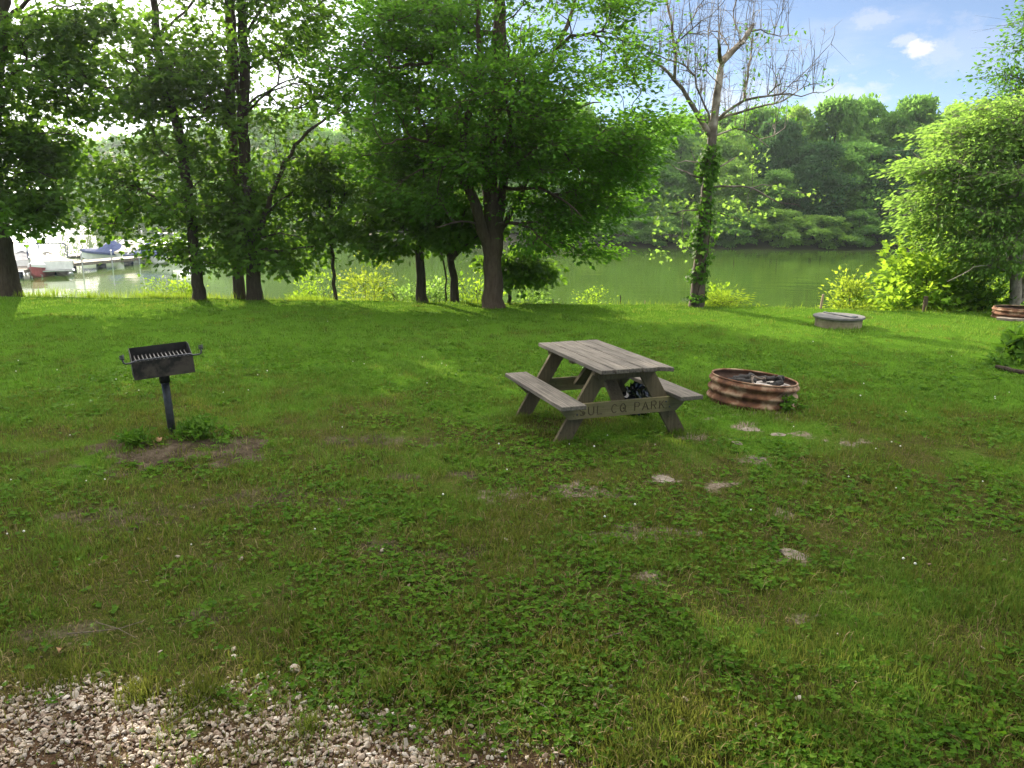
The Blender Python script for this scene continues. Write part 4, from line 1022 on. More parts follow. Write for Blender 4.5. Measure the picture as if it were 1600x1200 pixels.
mb = MB(); mb.addq(V, Q); ao = mb.build('ash_bed', ASH, None, True); ao.location = fcp.tolist(); tag(ao, 'pale grey ash bed inside the near rusty fire ring', 'ash')
def log(name, a, b, r, mat, label=None, cat='log', group=None, k=9, wob=.012):
    a = np.array(a, float); b = np.array(b, float); n = 7
    pts = np.array([a + (b - a) * i / (n - 1) for i in range(n)]); pts[1:-1] += rng.normal(0, wob, (n - 2, 3))
    mb = MB(); mb.tube(pts, r * (1 + .12 * rng.normal(size=n)), k); o = mb.build(name, mat)
    if label: tag(o, label, cat, group)
    return o
f0 = fcp + [0, 0, .225]
log('charred_log', f0 + [-.26, .06, .01], f0 + [.02, -.10, .035], .026, CHAR, 'charred log lying on the left side of the ash', 'log', 'burnt wood in the fire ring')
log('charred_log', f0 + [.06, .16, .02], f0 + [.30, .10, .03], .03, CHAR, 'black log against the back right of the fire ring', 'log', 'burnt wood in the fire ring')
log('charred_log', f0 + [.22, -.12, .01], f0 + [.36, .02, .05], .036, CHAR, 'short black stump piece at the right of the ash', 'log', 'burnt wood in the fire ring')
log('charred_log', f0 + [-.16, .22, .0], f0 + [.1, .27, .01], .028, CHAR, 'thin black branch along the back of the ash', 'log', 'burnt wood in the fire ring')
log('stick', f0 + [-.05, -.18, .0], f0 + [-.03, -.05, .09], .012, TWIG, 'pale unburnt stick standing up from the ash', 'stick')
log('stick', f0 + [.0, .05, .03], f0 + [.16, .02, .045], .012, TWIG, 'pale curved stick lying on the ash', 'stick')
for k in range(14):
    a = rng.uniform(0, 6.28); r_ = FR * .8 * math.sqrt(rng.random())
    o = blob('ember_lump', CHAR if k % 3 else ASH, .03, .025, .02, k * 1.7, .3, None, 8, 6)
    o.location = (f0 + [r_ * math.cos(a), r_ * math.sin(a), -.04]).tolist(); tag(o, 'small burnt lump scattered in the ash of the fire ring', 'ember', 'burnt lumps in the ash')

g2 = GG(1597, 502); r2, _ = corr_ring('fire_ring', 'smaller rust-red corrugated fire ring at the right edge under the pale trunks', gz((g2[0] + .14, g2[1] + .42)), .44, .25, (0, 0))
mb = MB(); r_ = np.array([(-.32, -.02), (-.1, -.19), (.3, -.2), (.42, -.04), (.1, .12), (-.22, .14)]); mb.prism(r_, 0, .06); o = mb.build('stone_slab', STONE); o.location = (GG(1580, 501) + [0, 0, -.01]).tolist(); tag(o, 'flat brown stone slab in front of the far right fire ring', 'stone')

# ------------------------------------------------------------------ round concrete riser with lid
mh = GG(1324, 514); LR = .47
mhp = gz((mh[0], mh[1] + .43))
man = thing('septic_riser', 'round concrete access riser with a flat grey lid on the far lawn', 'manhole', mhp, .3)
mb = MB(); mb.lathe([(.40, -.05), (.425, .0), (.425, .10), (.43, .105), (.43, .165), (.39, .17)], 48); mb.build('base', CONC, man, False)
mb = MB(); mb.lathe([(0, .172), (LR - .01, .172), (LR, .176), (LR, .206), (LR - .008, .213), (0, .216)], 56); lid = mb.build('lid', LID, man, False)
mb = MB(); mb.box((0, .0, .226), (.055, .84, .018), rot=rot('Z', .02), ch=.004); mb.box((.09, -.30, .226), (.13, .09, .018), rot=rot('Z', .2), ch=.004); mb.build('lid_bar', IRON_GREY, lid)
for o in man.children: o.matrix_parent_inverse = Matrix()

# ------------------------------------------------------------------ pedestal grill
gb = GG(271, 687); gY = gb[1]
grill = thing('pedestal_grill', 'sooty black park grill on a leaning steel post over bare soil', 'grill', gb, 0)
topc = P(257, 592, gY + .03) - gb
mb = MB(); mb.tube([(0, 0, -.15), topc * .5, topc + [0, 0, .02]], .036, 14); mb.build('post', IRON_GREY, grill, True)
gax = topc / np.linalg.norm(topc)
mb = MB(); mb.tube([topc - gax * .035, topc + gax * .055], .047, 14); mb.build('collar', IRON, grill, True)
# box frame: local u (right), v (back), w (up), leaning with the post
ga = R(29)
u = np.array([math.cos(ga), math.sin(ga), .055]); u /= np.linalg.norm(u)
w = gax - u * (gax @ u); w /= np.linalg.norm(w); v = np.cross(w, u)
def gp(a, b, c): return topc + gax * .05 + u * a + v * b + w * c
bwid, bd = .255, .19                                                # half width, half depth
hf, hb = .16, .262                                                 # front and back heights
def sheet(pts, th, mb):
    pts = np.array(pts); n_ = np.cross(pts[1] - pts[0], pts[2] - pts[0]); n_ /= np.linalg.norm(n_); k = len(pts)
    V = np.vstack([pts - n_ * th / 2, pts + n_ * th / 2])
    mb.add(V, [list(range(k))[::-1], list(range(k, 2 * k))] + [(i, (i + 1) % k, k + (i + 1) % k, k + i) for i in range(k)])
mb = MB()
sheet([gp(-bwid, -bd, 0), gp(bwid, -bd, 0), gp(bwid, bd, 0), gp(-bwid, bd, 0)], .006, mb)
sheet([gp(-bwid, bd + .003, .0), gp(bwid, bd + .003, .0), gp(bwid, bd + .003, hb), gp(-bwid, bd + .003, hb)], .006, mb)
for sg in (-1, 1): sheet([gp(sg * bwid, -bd + .003, .004), gp(sg * bwid, bd - .001, .004), gp(sg * bwid, bd - .001, hb), gp(sg * bwid, .03, hb - .01), gp(sg * bwid, -bd + .003, hf)], .006, mb)
mb.build('firebox', IRON, grill)
mb = MB(); sheet([gp(-bwid - .004, -bd, -.004), gp(bwid + .004, -bd, -.004), gp(bwid + .004, -bd, hf), gp(-bwid - .004, -bd, hf)], .006, mb); mb.build('front_plate', IRON_WORN, grill)
mb = MB(); zg = hf - .012
for i in range(14):
    a = -bwid + .035 + i * (2 * bwid - .07) / 13
    mb.tube([gp(a, -bd + .012, zg + .008), gp(a, bd - .06, zg + .03), gp(a, bd - .045, zg + .04)], .006, 6)
mb.build('grate', STEEL, grill, True)
mb = MB()
pr = [gp(-bwid - .075, -bd - .01, hf + .045), gp(-bwid - .066, -bd - .01, hf + .006), gp(-bwid - .052, -bd - .01, hf - .004), gp(-bwid - .01, -bd - .01, hf - .004), gp(-bwid + .03, -bd - .006, hf + .012), gp(0, -bd - .006, hf + .013), gp(bwid - .02, -bd - .006, hf + .012), gp(bwid + .01, -bd - .01, hf - .002), gp(bwid + .065, -bd - .01, hf - .002), gp(bwid + .08, -bd - .01, hf + .012), gp(bwid + .083, -bd - .01, hf + .05)]
mb.tube(pr, .0085, 8); mb.build('grate_bar', IRON_GREY, grill, True)
for e in (pr[0], pr[-1]):                                           # coiled spring grips
    mb = MB(); q = np.array([e + u * .017 * math.cos(t_) + v * .017 * math.sin(t_) + w * (-.008 + .0022 * t_) for t_ in np.linspace(0, 6 * PI, 50)]); mb.tube(q, .0055, 6); mb.build('spring_grip', IRON_GREY, grill, True)

# ------------------------------------------------------------------ marina
def pontoon_boat(label, px, py, ang, L=6.0, W=2.4, cover=CREAM, side=WHITE, canopy=True, name='pontoon_boat'):
    c = G(px, py, WZ); c[2] = WZ; ang = math.atan2(c[1], c[0]) + ang
    b = thing(name, label, 'boat', c, ang, 'boats moored at the marina')
    b.scale = (.64, .64, .64)
    for sg in (-1, 1):
        mb = MB(); q = [(-L / 2, 0, .08), (-L / 2 + .02, 0, .08)] + [(-L / 2 + .02 + (L - .5) * i / 6, 0, .08) for i in range(1, 7)] + [(L / 2 - .2, 0, .16), (L / 2, 0, .26)]
        mb.tube(np.array(q) + [0, sg * (W / 2 - .33), 0], [.18, .30] + [.30] * 6 + [.2, .04], 14); mb.build('pontoon', ALU, b, True)
    mb = MB(); mb.box((-.05, 0, .42), (L - .2, W, .09), ch=.01); mb.build('deck', ALU, b)
    mb = MB()
    for sg in (-1, 1): mb.box((0, sg * (W / 2 - .05), .82), (L - .7, .04, .64), ch=.008)
    mb.box((-L / 2 + .4, 0, .82), (.04, W - .16, .64), ch=.008); mb.box((L / 2 - .4, 0, .82), (.04, W - .16, .64), ch=.008); mb.build('side_panel', side, b)
    mb = MB(); hx = L / 2 - .38; hy = W / 2 + .02                   # tented mooring cover, two peaks
    xs_ = np.linspace(-hx, hx, 9); pk = [0, .18, .5, .62, .36, .26, .5, .2, 0]; V = []; Q = []
    for x, p in zip(xs_, pk):
        for y, f in ((-hy, -.32), (-hy, 0), (-hy * .5, .6), (0, 1.0), (hy * .5, .6), (hy, 0), (hy, -.32)): V.append((x, y, 1.16 + (p * f if f > 0 else f)))
    for i in range(8):
        for j in range(6): Q.append((i * 7 + j, (i + 1) * 7 + j, (i + 1) * 7 + j + 1, i * 7 + j + 1))
    mb.addq(V, Q); mb.build('mooring_cover', cover, b)
    if canopy:
        mb = MB()
        for x0 in (-.9, .5): mb.tube([(-.2, -hy, 1.1), (x0, -hy, 2.2), (x0, -hy * .8, 2.42), (x0, hy * .8, 2.42), (x0, hy, 2.2), (-.2, hy, 1.1)], .035, 6)
        mb.box((-.2, 0, 2.47), (1.5, W * .82, .07), ch=.02); mb.build('canopy_frame', NAVY, b)
    mb = MB(); mb.box((-L / 2 - .12, 0, .82), (.36, .30, .42), ch=.06); mb.box((-L / 2 - .14, 0, .30), (.16, .12, .8), ch=.03); mb.build('outboard_motor', IRON, b)
    return b
def covered_boat(label, px, py, ang, L=5.6, W=2.2, cover=BLUEC, hull=WHITE, stripe=None, name='covered_motorboat', screen=False):
    c = G(px, py, WZ); c[2] = WZ; ang = math.atan2(c[1], c[0]) + ang
    b = thing(name, label, 'boat', c, ang, 'boats moored at the marina')
    b.scale = (.8, .8, .8)
    n = 12; V = []; Q = []
    for i in range(n + 1):
        u = i / n; x = -L / 2 + L * u; hb = W / 2 * (1 - max(0, (u - .45) / .55) ** 2.2) * (1 if i < n else .03) + .01; zz = .62 + .22 * u ** 2; kz = -.2 + .55 * max(0, (u - .7) / .3) ** 2
        for y, z in ((-hb, zz), (-hb * .97, zz - .12), (-hb * .72, .12 + kz * .5), (0, kz), (hb * .72, .12 + kz * .5), (hb * .97, zz - .12), (hb, zz)): V.append((x, y, z))
    for i in range(n):
        for j in range(6): Q.append((i * 7 + j, i * 7 + j + 1, (i + 1) * 7 + j + 1, (i + 1) * 7 + j))
    mb = MB(); mb.addq(V, Q); mb.add(np.array(V[:7]), [list(range(7))]); mb.build('hull', hull, b)
    mb = MB(); V2 = []; Q2 = []
    pk = [.25, .32, .4, .55, .78, .95, .85, .55, .36, .26, .18, .1, .03]
    for i in range(n + 1):
        h_ = V[i * 7]; hb = abs(h_[1]) + .025
        for y, f in ((-hb, -.16), (-hb, 0.02), (-hb * .45, .72), (0, 1), (hb * .45, .72), (hb, 0.02), (hb, -.16)): V2.append((h_[0], y, h_[2] + .01 + (pk[i] * f if f > 0 else f)))
    for i in range(n):
        for j in range(6): Q2.append((i * 7 + j, (i + 1) * 7 + j, (i + 1) * 7 + j + 1, i * 7 + j + 1))
    mb.addq(V2, Q2); mb.add(np.array(V2[:7]), [list(range(7))[::-1]]); mb.build('mooring_cover', cover, b)
    mb = MB(); mb.box((-L / 2 - .16, 0, .72), (.34, .32, .44), ch=.06); mb.box((-L / 2 - .18, 0, .2), (.15, .12, .8), ch=.03); mb.build('outboard_motor', IRON, b)
    if screen:
        mb = MB(); mb.tube([(-.2, -W / 2 + .1, .7), (.1, -W / 2 + .1, 1.75), (.1, W / 2 - .1, 1.75), (-.2, W / 2 - .1, .7)], .04, 6); mb.build('tow_arch', WHITE, b)
    return b
pontoon_boat('large pontoon boat under a cream tented cover with a tall dark canopy frame', 79, 428, R(186), 6.2, 2.7, CREAM, WHITE)
covered_boat('small white and red runabout low in the water beside the big pontoon boat', 63, 432, R(160), 2.6, 1.0, WHITE, REDP, name='runabout')
pontoon_boat('pale pontoon boat partly hidden behind the leaning trunk at the left edge', 38, 426, R(178), 5.6, 2.4, GREYC, WHITE)
covered_boat('motorboat under a long blue cover right of the fountain', 172, 407, R(62), 4.6, 2.0, BLUEC, WHITE, name='covered_motorboat')
covered_boat('motorboat under a grey-beige peaked cover between the two blue-covered ones', 206, 407, R(168), 5.0, 2.4, CREAM, WHITE)
covered_boat('white motorboat with a dark blue cover near the right marina end', 240, 411, R(215), 4.2, 2.1, BLUEC, WHITE, screen=True)
covered_boat('white motorboat under a pale cover behind the blue-covered ones', 190, 399, R(170), 5.0, 2.3, GREYC, WHITE)
pontoon_boat('white pontoon boat at the back of the marina with a canopy frame', 262, 401, R(150), 6.0, 2.4, WHITE, WHITE)
covered_boat('small white boat with a pale cover beside the slender leaning trunk', 289, 405, R(140), 4.6, 2.0, WHITE, WHITE, screen=True)
covered_boat('white boat moored behind the grey-beige covered boat', 226, 399, R(20), 5.6, 2.2, WHITE, WHITE)
def dock(label, a, b, w):
    p = G(*a, WZ); q = G(*b, WZ); p[2] = q[2] = WZ; d = q - p; L = np.linalg.norm(d); ang = math.atan2(d[1], d[0])
    root = thing('dock', label, 'dock', (p + q) / 2, ang)
    mb = MB()
    n = int(L / .22)
    for i in range(n): mb.box((-L / 2 + (i + .5) * L / n, 0, .42 + rng.normal(0, .004)), (L / n - .015, w, .045))
    mb.box((0, -w / 2 + .05, .34), (L, .06, .12)); mb.box((0, w / 2 - .05, .34), (L, .06, .12)); mb.build('walkway', DOCKW, root)
    for k in range(int(L / 2.2) + 1):
        x = -L / 2 + .5 + k * 2.2
        if x > L / 2 - .2: break
        mb = MB(); mb.tube([(x, 0, -.1), (x, 0, .0), (x, 0, .28), (x, 0, .3)], [.2, .27, .27, .2], 12); mb.build('float', NAVY, root, True)
        mb = MB(); mb.tube([(x, -w / 2 - .05, -1.2), (x, -w / 2 - .05, 1.0)], .035, 8); mb.build('pile', ALU, root)
dock('long dark floating dock running from the big pontoon boat to the blue-covered boat', (100, 424), (222, 412), 1.4)
dock('short floating dock behind the left pontoon boat', (20, 436), (108, 418), 1.2)

# fountain: a ring of falling water jets
fp = G(122, 402, WZ); fp[2] = WZ
m, nt, out = new_mat('spray_water'); SPRAY = m
d_ = N(nt, 'ShaderNodeBsdfDiffuse'); d_.inputs[0].default_value = (.9, .9, .9, 1); tl_ = N(nt, 'ShaderNodeBsdfTranslucent'); tl_.inputs[0].default_value = (.92, .92, .92, 1)
mx = N(nt, 'ShaderNodeMixShader'); mx.inputs[0].default_value = .6; nt.links.new(d_.outputs[0], mx.inputs[1]); nt.links.new(tl_.outputs[0], mx.inputs[2])
nt.links.new(mx.outputs[0], out.inputs[0])
ft = thing('fountain', 'tall white fountain of falling water jets among the moored boats', 'fountain', fp)
mb = MB(); mb.lathe([(0, .02), (.55, .0), (.6, .12), (.3, .22), (0, .25)], 20); mb.build('float', IRON, ft)
C = []; D = []
HF = 2.05
for jn in range(16):
    a = 2 * PI * jn / 16 + rng.normal(0, .1); rr = rng.uniform(.55, 1.35); hh_ = HF * rng.uniform(.85, 1.05)
    for k in range(230):
        u = rng.random() ** .8; r_ = rr * u; z = .2 + hh_ * 4 * (u * .5 + .12) * (1 - (u * .5 + .12)) * (1.0 if u < .76 else 1) - (max(0, u - .55) / .45) ** 2 * hh_ * .95
        sp_ = .03 + .10 * u; C.append((r_ * math.cos(a) + rng.normal(0, sp_), r_ * math.sin(a) + rng.normal(0, sp_), max(.02, z + rng.normal(0, .05)))); D.append((0, 0, -1.5 if u > .4 else 1.2))
leaf_cloud('water_jets', np.array(C), np.array(D), .17, SPRAY, 'rhomb', .0, 1.0, aspect=.16, parent=ft)

# ------------------------------------------------------------------ weeds, plants and litter near the camera
def weed(name, label, px, py, w, h, n, size, leaf=WEED, shape='rhomb', cat='weed', aspect=.55, per=7, grass=False, group=None):
    b = GG(px, py); root = thing(name, label, cat, b, 0, group)
    a = b[1] / F; W = w * a; Hh = h * a
    T = np.stack([rng.normal(0, .45, n) * W, rng.normal(0, .45, n) * W * .8, np.zeros(n)], 1)
    f = np.exp(-((T[:, :2] / W) ** 2).sum(1)); T[:, 2] = Hh * f * (.35 + .7 * rng.random(n)) + .015
    mb = MB()
    for q in T[:: max(1, n // 40)]: mb.tube([(q[0] * .5, q[1] * .5, -.02), (q[0] * .8, q[1] * .8, q[2] * .6), tuple(q)], .0022, 3, cap=False)
    mb.build('stem', leaf, root)
    C = np.repeat(T, per, 0) + rng.normal(0, size * .5, (n * per, 3)) * [1, 1, .5]; C[:, 2] = np.maximum(C[:, 2], .01)
    D = C - np.repeat(T, per, 0); leaf_cloud('foliage', C, D, size, leaf, shape, -.05, .5, aspect, parent=root)
    return root
weed('weed_clump', 'bright green weed clump at the right foot of the grill post', 312, 692, 46, 30, 70, .055)
weed('weed_clump', 'pale weed clump on the bare soil left of the grill post', 212, 706, 30, 22, 40, .06, aspect=.35)
weed('weed_clump', 'dark green weeds at the right foot of the near fire ring', 1232, 640, 22, 20, 30, .05)
weed('broadleaf_plant', 'leafy broad-leaved plant growing in from the right edge above a fallen branch', 1592, 566, 34, 52, 60, .15, per=5, cat='plant', aspect=.75)
weed('weed_clump', 'low ragged weeds left of the broad-leaved plant at the right edge', 1556, 572, 22, 14, 26, .07, aspect=.5)
a = GG(1556, 577); b2 = GG(1640, 596); log('fallen_branch', a + [0, 0, .04], b2 + [0, 0, .05], .035, BARK, 'dark fallen branch lying under the plant at the right edge', 'branch')
for px, py, rx, rz_, lab in ((1172, 668, .11, .02, 'large flat pale stone in front of the near fire ring'), (1216, 676, .08, .016, 'smaller flat stone right of the large one before the fire ring'), (1184, 714, .09, .016, 'half-buried flat stone on the bare patch below the fire ring'),
                             (1036, 748, .10, .018, 'flat stone slab set in the turf below the picnic table'), (1240, 866, .10, .014, 'half-buried pale stone in the bare patch on the right'), (1152, 690, .06, .02, 'small pale stone left of the half-buried ones near the ring')):
    o = blob('flat_stone', STONE, rx, rx * .7, rz_, px * .01, .35, None, 14, 8); o.scale = (1, 1, .55); o.location = (GG(px, py) - [0, 0, rz_ * .25]).tolist(); o.rotation_euler = (0, 0, px); tag(o, lab, 'stone', 'flat stones in the turf')
for pts, r_, lab in ((((105, 992), (150, 990), (190, 984), (225, 972)), .004, 'long thin bare twig on the turf at the left'), (((150, 975), (185, 985), (215, 1000)), .003, 'short twig crossing the long one at the left'), (((918, 1012), (945, 1003), (972, 995)), .006, 'thin grey stick lying in the grass right of centre'),
                     (((262, 1142), (300, 1118), (330, 1095)), .004, 'dark twig lying on the gravel at the lower left'), (((820, 1096), (850, 1112), (872, 1128)), .004, 'twig at the right end of the gravel')):
    q = np.array([GG(*p) + [0, 0, .022] for p in pts]); mb = MB(); mb.tube(q, np.linspace(r_, r_ * .5, len(q)), 5); tag(mb.build('twig', TWIG), lab, 'twig')
m, nt, out = new_mat('dry_leaf'); pbsdf(nt, out, (.25, .15, .075), .8); DRY = m
for px, py, s, lab in ((96, 1018, .045, 'curled tan dead leaf on the turf at the left'), (250, 700, .06, 'orange-brown dead leaf by the grill post')):
    b = GG(px, py); V = []; Q = []
    for i in range(7):
        u = i / 6; wv = math.sin(PI * min(1, u * .95 + .03)) ** .7 * .45
        for j in (-1, -.5, 0, .5, 1): V.append(((u - .5) * s * 1.3, j * wv * s, .02 + .012 * j * j + .010 * math.sin(u * 5)))
    for i in range(6):
        for j in range(4): Q.append((i * 5 + j, i * 5 + j + 1, i * 5 + j + 6, i * 5 + j + 5))
    mb = MB(); mb.addq(V, Q); o = mb.build('dead_leaf', DRY); o.location = b.tolist(); o.rotation_euler = (0, .1, px); tag(o, lab, 'leaf')

# gravel: loose limestone chips
def ico():
    import bmesh
    bm = bmesh.new(); bmesh.ops.create_icosphere(bm, subdivisions=1, radius=1); bm.verts.ensure_lookup_table()
    V = np.array([v.co[:] for v in bm.verts]); Fq = np.array([[v.index for v in f.verts] for f in bm.faces]); bm.free()
    bm = bmesh.new(); bmesh.ops.create_icosphere(bm, subdivisions=2, radius=1); bm.verts.ensure_lookup_table()
    V2 = np.array([v.co[:] for v in bm.verts]); F2 = np.array([[v.index for v in f.verts] for f in bm.faces]); bm.free()
    return (V2, F2)
def ico1():
    import bmesh
    bm = bmesh.new(); bmesh.ops.create_icosphere(bm, subdivisions=1, radius=1); bm.verts.ensure_lookup_table()
    V = np.array([v.co[:] for v in bm.verts]); Fq = np.array([[v.index for v in f.verts] for f in bm.faces]); bm.free(); return V, Fq
ICO1 = ico1()
def pebbles(x, y, r, lift):
    IV, IF = ico(); n = len(x)
    if n > 12000: IV, IF = ICO1
    sc = np.stack([r * rng.uniform(.8, 1.35, n), r * rng.uniform(.65, 1.1, n), r * rng.uniform(.45, .8, n)], 1)
    a = rng.uniform(0, 2 * PI, n); tl = rng.normal(0, .35, (n, 2))
    ca, sa = np.cos(a), np.sin(a)
    # chip each pebble with a few random cutting planes for flat facets
    V = np.repeat(IV[None], n, 0)
    for k in range(5):
        d = rng.normal(size=(n, 3)); d /= np.linalg.norm(d, axis=1, keepdims=True); lim = rng.uniform(.35, .75, n)
        e = np.maximum(0, (V * d[:, None]).sum(2) - lim[:, None]); V = V - e[..., None] * d[:, None]
    V = V * sc[:, None]
    z = V[..., 2] + tl[:, :1] * V[..., 0] + tl[:, 1:] * V[..., 1]
    X = V[..., 0] * ca[:, None] - V[..., 1] * sa[:, None]; Y_ = V[..., 0] * sa[:, None] + V[..., 1] * ca[:, None]
    g = ground(x, y)
    out_ = np.stack([X + x[:, None], Y_ + y[:, None], z + (g + lift + sc[:, 2] * .35)[:, None]], -1).reshape(-1, 3)
    return out_, (np.arange(n)[:, None, None] * len(IV) + IF[None]).reshape(-1, 3)
m, nt, out = new_mat('limestone_chip')
geo = N(nt, 'ShaderNodeNewGeometry')
c = ramp(nt, geo.outputs['Random Per Island'], [(0, (.12, .075, .058)), (.15, (.22, .16, .13)), (.4, (.36, .305, .255)), (.8, (.47, .42, .365)), (.93, (.57, .53, .49)), (1, (.26, .23, .20))])
nn = noise(nt, 60, 4, .6); c = mixc(nt, math_(nt, 'MULTIPLY', nn, .5), c, (.28, .19, .13))
pbsdf(nt, out, c, .85, 0, .25, bump(nt, nn, .3, .003)); CHIP = m
n = 60000
x = rng.uniform(-3.6, 2.2, n); y = rng.uniform(1.6, 4.4, n); gm = gravel_at(x, y)
patch = fbm(x * 1.6 + 30, y * 1.6 + 11, 3) + np.clip(-.6 - x, -.9, .5) * .14
keep = rng.random(n) < gm * np.clip((patch - .27) * 4.5, .2, 1) * .97
x, y = x[keep], y[keep]
n2 = 420; x2 = rng.uniform(-4, 4, n2); y2 = 2.2 + 7 * rng.random(n2) ** 1.6; dgr = np.interp(x2, _gv[:, 0], _gv[:, 1], right=2.2)
k2 = rng.random(n2) < np.exp(-np.maximum(0, y2 - dgr) / .9) + .05; x2, y2 = x2[k2], y2[k2]
nf = 30000; xf = rng.uniform(-3.6, 2.4, nf); yf = rng.uniform(1.6, 4.4, nf); kf = rng.random(nf) < gravel_at(xf, yf) * .9; xf, yf = xf[kf], yf[kf]
PV0, PF0 = pebbles(xf, yf, rng.uniform(.0025, .006, len(xf)), .001)
PV, PF = pebbles(np.concatenate([x, x2]), np.concatenate([y, y2]), np.concatenate([rng.uniform(.0055, .0165, len(x)) * (.75 + .5 * rng.random(len(x))), rng.uniform(.009, .02, len(x2))]), .003)
PF = np.concatenate([PF, PF0 + len(PV)]); PV = np.concatenate([PV, PV0])
me = make_mesh('gravel', PV, [PF], CHIP, False); tag(link('gravel', me), 'loose pale limestone gravel at the front edge of the lawn', kind='stuff')
for px, py, r_, lab in ((461, 1044, .032, 'single larger white stone lying in the grass just above the gravel'), (668, 1070, .026, 'pale stone in the tall grass tufts right of centre front'), (530, 796, .022, 'small white stone alone in the turf left of centre'), (598, 860, .022, 'small white stone beside the olive bare patch')):
    b = GG(px, py); o = blob('stone', CHIP, r_, r_ * .75, r_ * .62, px * .013, .22, None, 12, 8, .7, 2.0); o.location = (b - [0, 0, r_ * .15]).tolist(); o.rotation_euler = (0, 0, px); tag(o, lab, 'stone')

# ------------------------------------------------------------------ turf
def excl(x, y):
    k = np.ones(len(x), bool)
    k &= ((x - fcp[0]) ** 2 + (y - fcp[1]) ** 2) > (FR + .02) ** 2
    k &= ((x - mhp[0]) ** 2 + (y - mhp[1]) ** 2) > .43 ** 2
    k &= y < edge_y(x) + .3
    return k
parts = []
def sow(n, d0, d1, Lr, Wr, lean, cs):
    """turf in small clumps: blades fan out of shared crowns, each clump its own vigour and colour"""
    m = n // 16
    d = d0 * (d1 / d0) ** rng.random(m); a = rng.uniform(-.86, .86, m)
    cx = d * np.sin(a) * 1.02; cy_ = d * np.cos(a)
    vig = np.clip(1.15 - .55 * np.maximum(0, dry_shade_at(cx, cy_)), .35, 1.2) * np.clip((fbm(cx * 2.2 + 50, cy_ * 2.2 + 20, 3) - .26) * 4.0, .2, 1) * rng.uniform(.35, 1.25, m)
    off = rng.normal(0, .48, m)
    ci = rng.integers(0, m, n); r_ = cs * (.5 + .5 * d[ci] / d0)
    o = rng.normal(0, 1, (n, 2)) * (r_ * rng.uniform(.6, 1.3, m)[ci])[:, None]
    x = cx[ci] + o[:, 0]; y = cy_[ci] + o[:, 1]
    k = excl(x, y)
    p = 1 - .80 * np.clip(bare_at(x, y) * 1.3 - .25, 0, 1); p = p * (1 - .95 * gravel_at(x, y)) * np.minimum(1, .35 + vig[ci])
    k &= rng.random(n) < p; x, y, ci, o = x[k], y[k], ci[k], o[k]; n = len(x)
    tall = (.5 + .7 * vig[ci]) * (.7 + .6 * fbm(x * 1.1 + 5, y * 1.1 + 31, 3))
    az = np.arctan2(o[:, 1], o[:, 0]) + rng.normal(0, .8, n)
    DRY_OFF.append(np.repeat(off[ci], 5))
    return blades(n, (x, y), rng.uniform(*Lr, n) * tall, rng.uniform(*Wr, n), rng.uniform(*lean, n), az=az)
DRY_OFF = []
parts.append(sow(210000, 2.2, 5.5, (.018, .065), (.0022, .0048), (.35, 1.0), .028))
parts.append(sow(190000, 4.5, 10.5, (.025, .07), (.0042, .0078), (.35, .97), .035))
parts.append(sow(260000, 8.5, 22, (.025, .06), (.007, .013), (.3, .95), .05))
# taller tufts
tx = []; 
for px, py, w, n in ((490, 990, 90, 900), (610, 1010, 70, 600), (600, 1080, 40, 420), (690, 1075, 55, 520), (310, 1085, 40, 360), (215, 1085, 40, 300), (90, 1060, 60, 350), (900, 1030, 80, 600), (1100, 1160, 120, 800), (1300, 1150, 130, 800), (960, 1190, 60, 400), (1080, 1020, 80, 400), (1450, 1080, 120, 700),
                     (1180, 652, 60, 420), (1110, 628, 30, 200), (1325, 516, 40, 260), (880, 695, 22, 160), (1058, 676, 18, 140), (818, 655, 18, 120), (272, 690, 20, 120), (560, 930, 60, 300), (730, 960, 80, 400), (1530, 900, 90, 500), (1400, 780, 80, 300), (480, 1140, 24, 150)):
    g = G(px, py); a = g[1] / F
    x = g[0] + rng.normal(0, .5, n) * w * a; y = g[1] + rng.normal(0, .5, n) * w * a * 1.1
    k = excl(x, y); x, y = x[k], y[k]; n = len(x); parts.append(blades(n, (x, y), rng.uniform(.04, .11, n), rng.uniform(.003, .006, n) * max(1, g[1] / 5), rng.uniform(.3, .95, n)))
x = rng.uniform(-3.5, 2, 5200); y = rng.uniform(1.9, 3.9, 5200); k = (gravel_at(x, y) > .1) & (fbm(x * 2 + 70, y * 2, 3) > .60); x, y = x[k], y[k]
parts.append(blades(len(x), (x, y), rng.uniform(.03, .11, len(x)), rng.uniform(.002, .0045, len(x)), rng.uniform(.3, 1, len(x))))
_off = np.concatenate(DRY_OFF)
def dry_shade_pt(x, y):
    d = dry_shade_at(x, y); d[:len(_off)] += _off; return d
blade_obj('grass', parts, GRASS, 'mown grass of the lawn', dry_shade_pt)
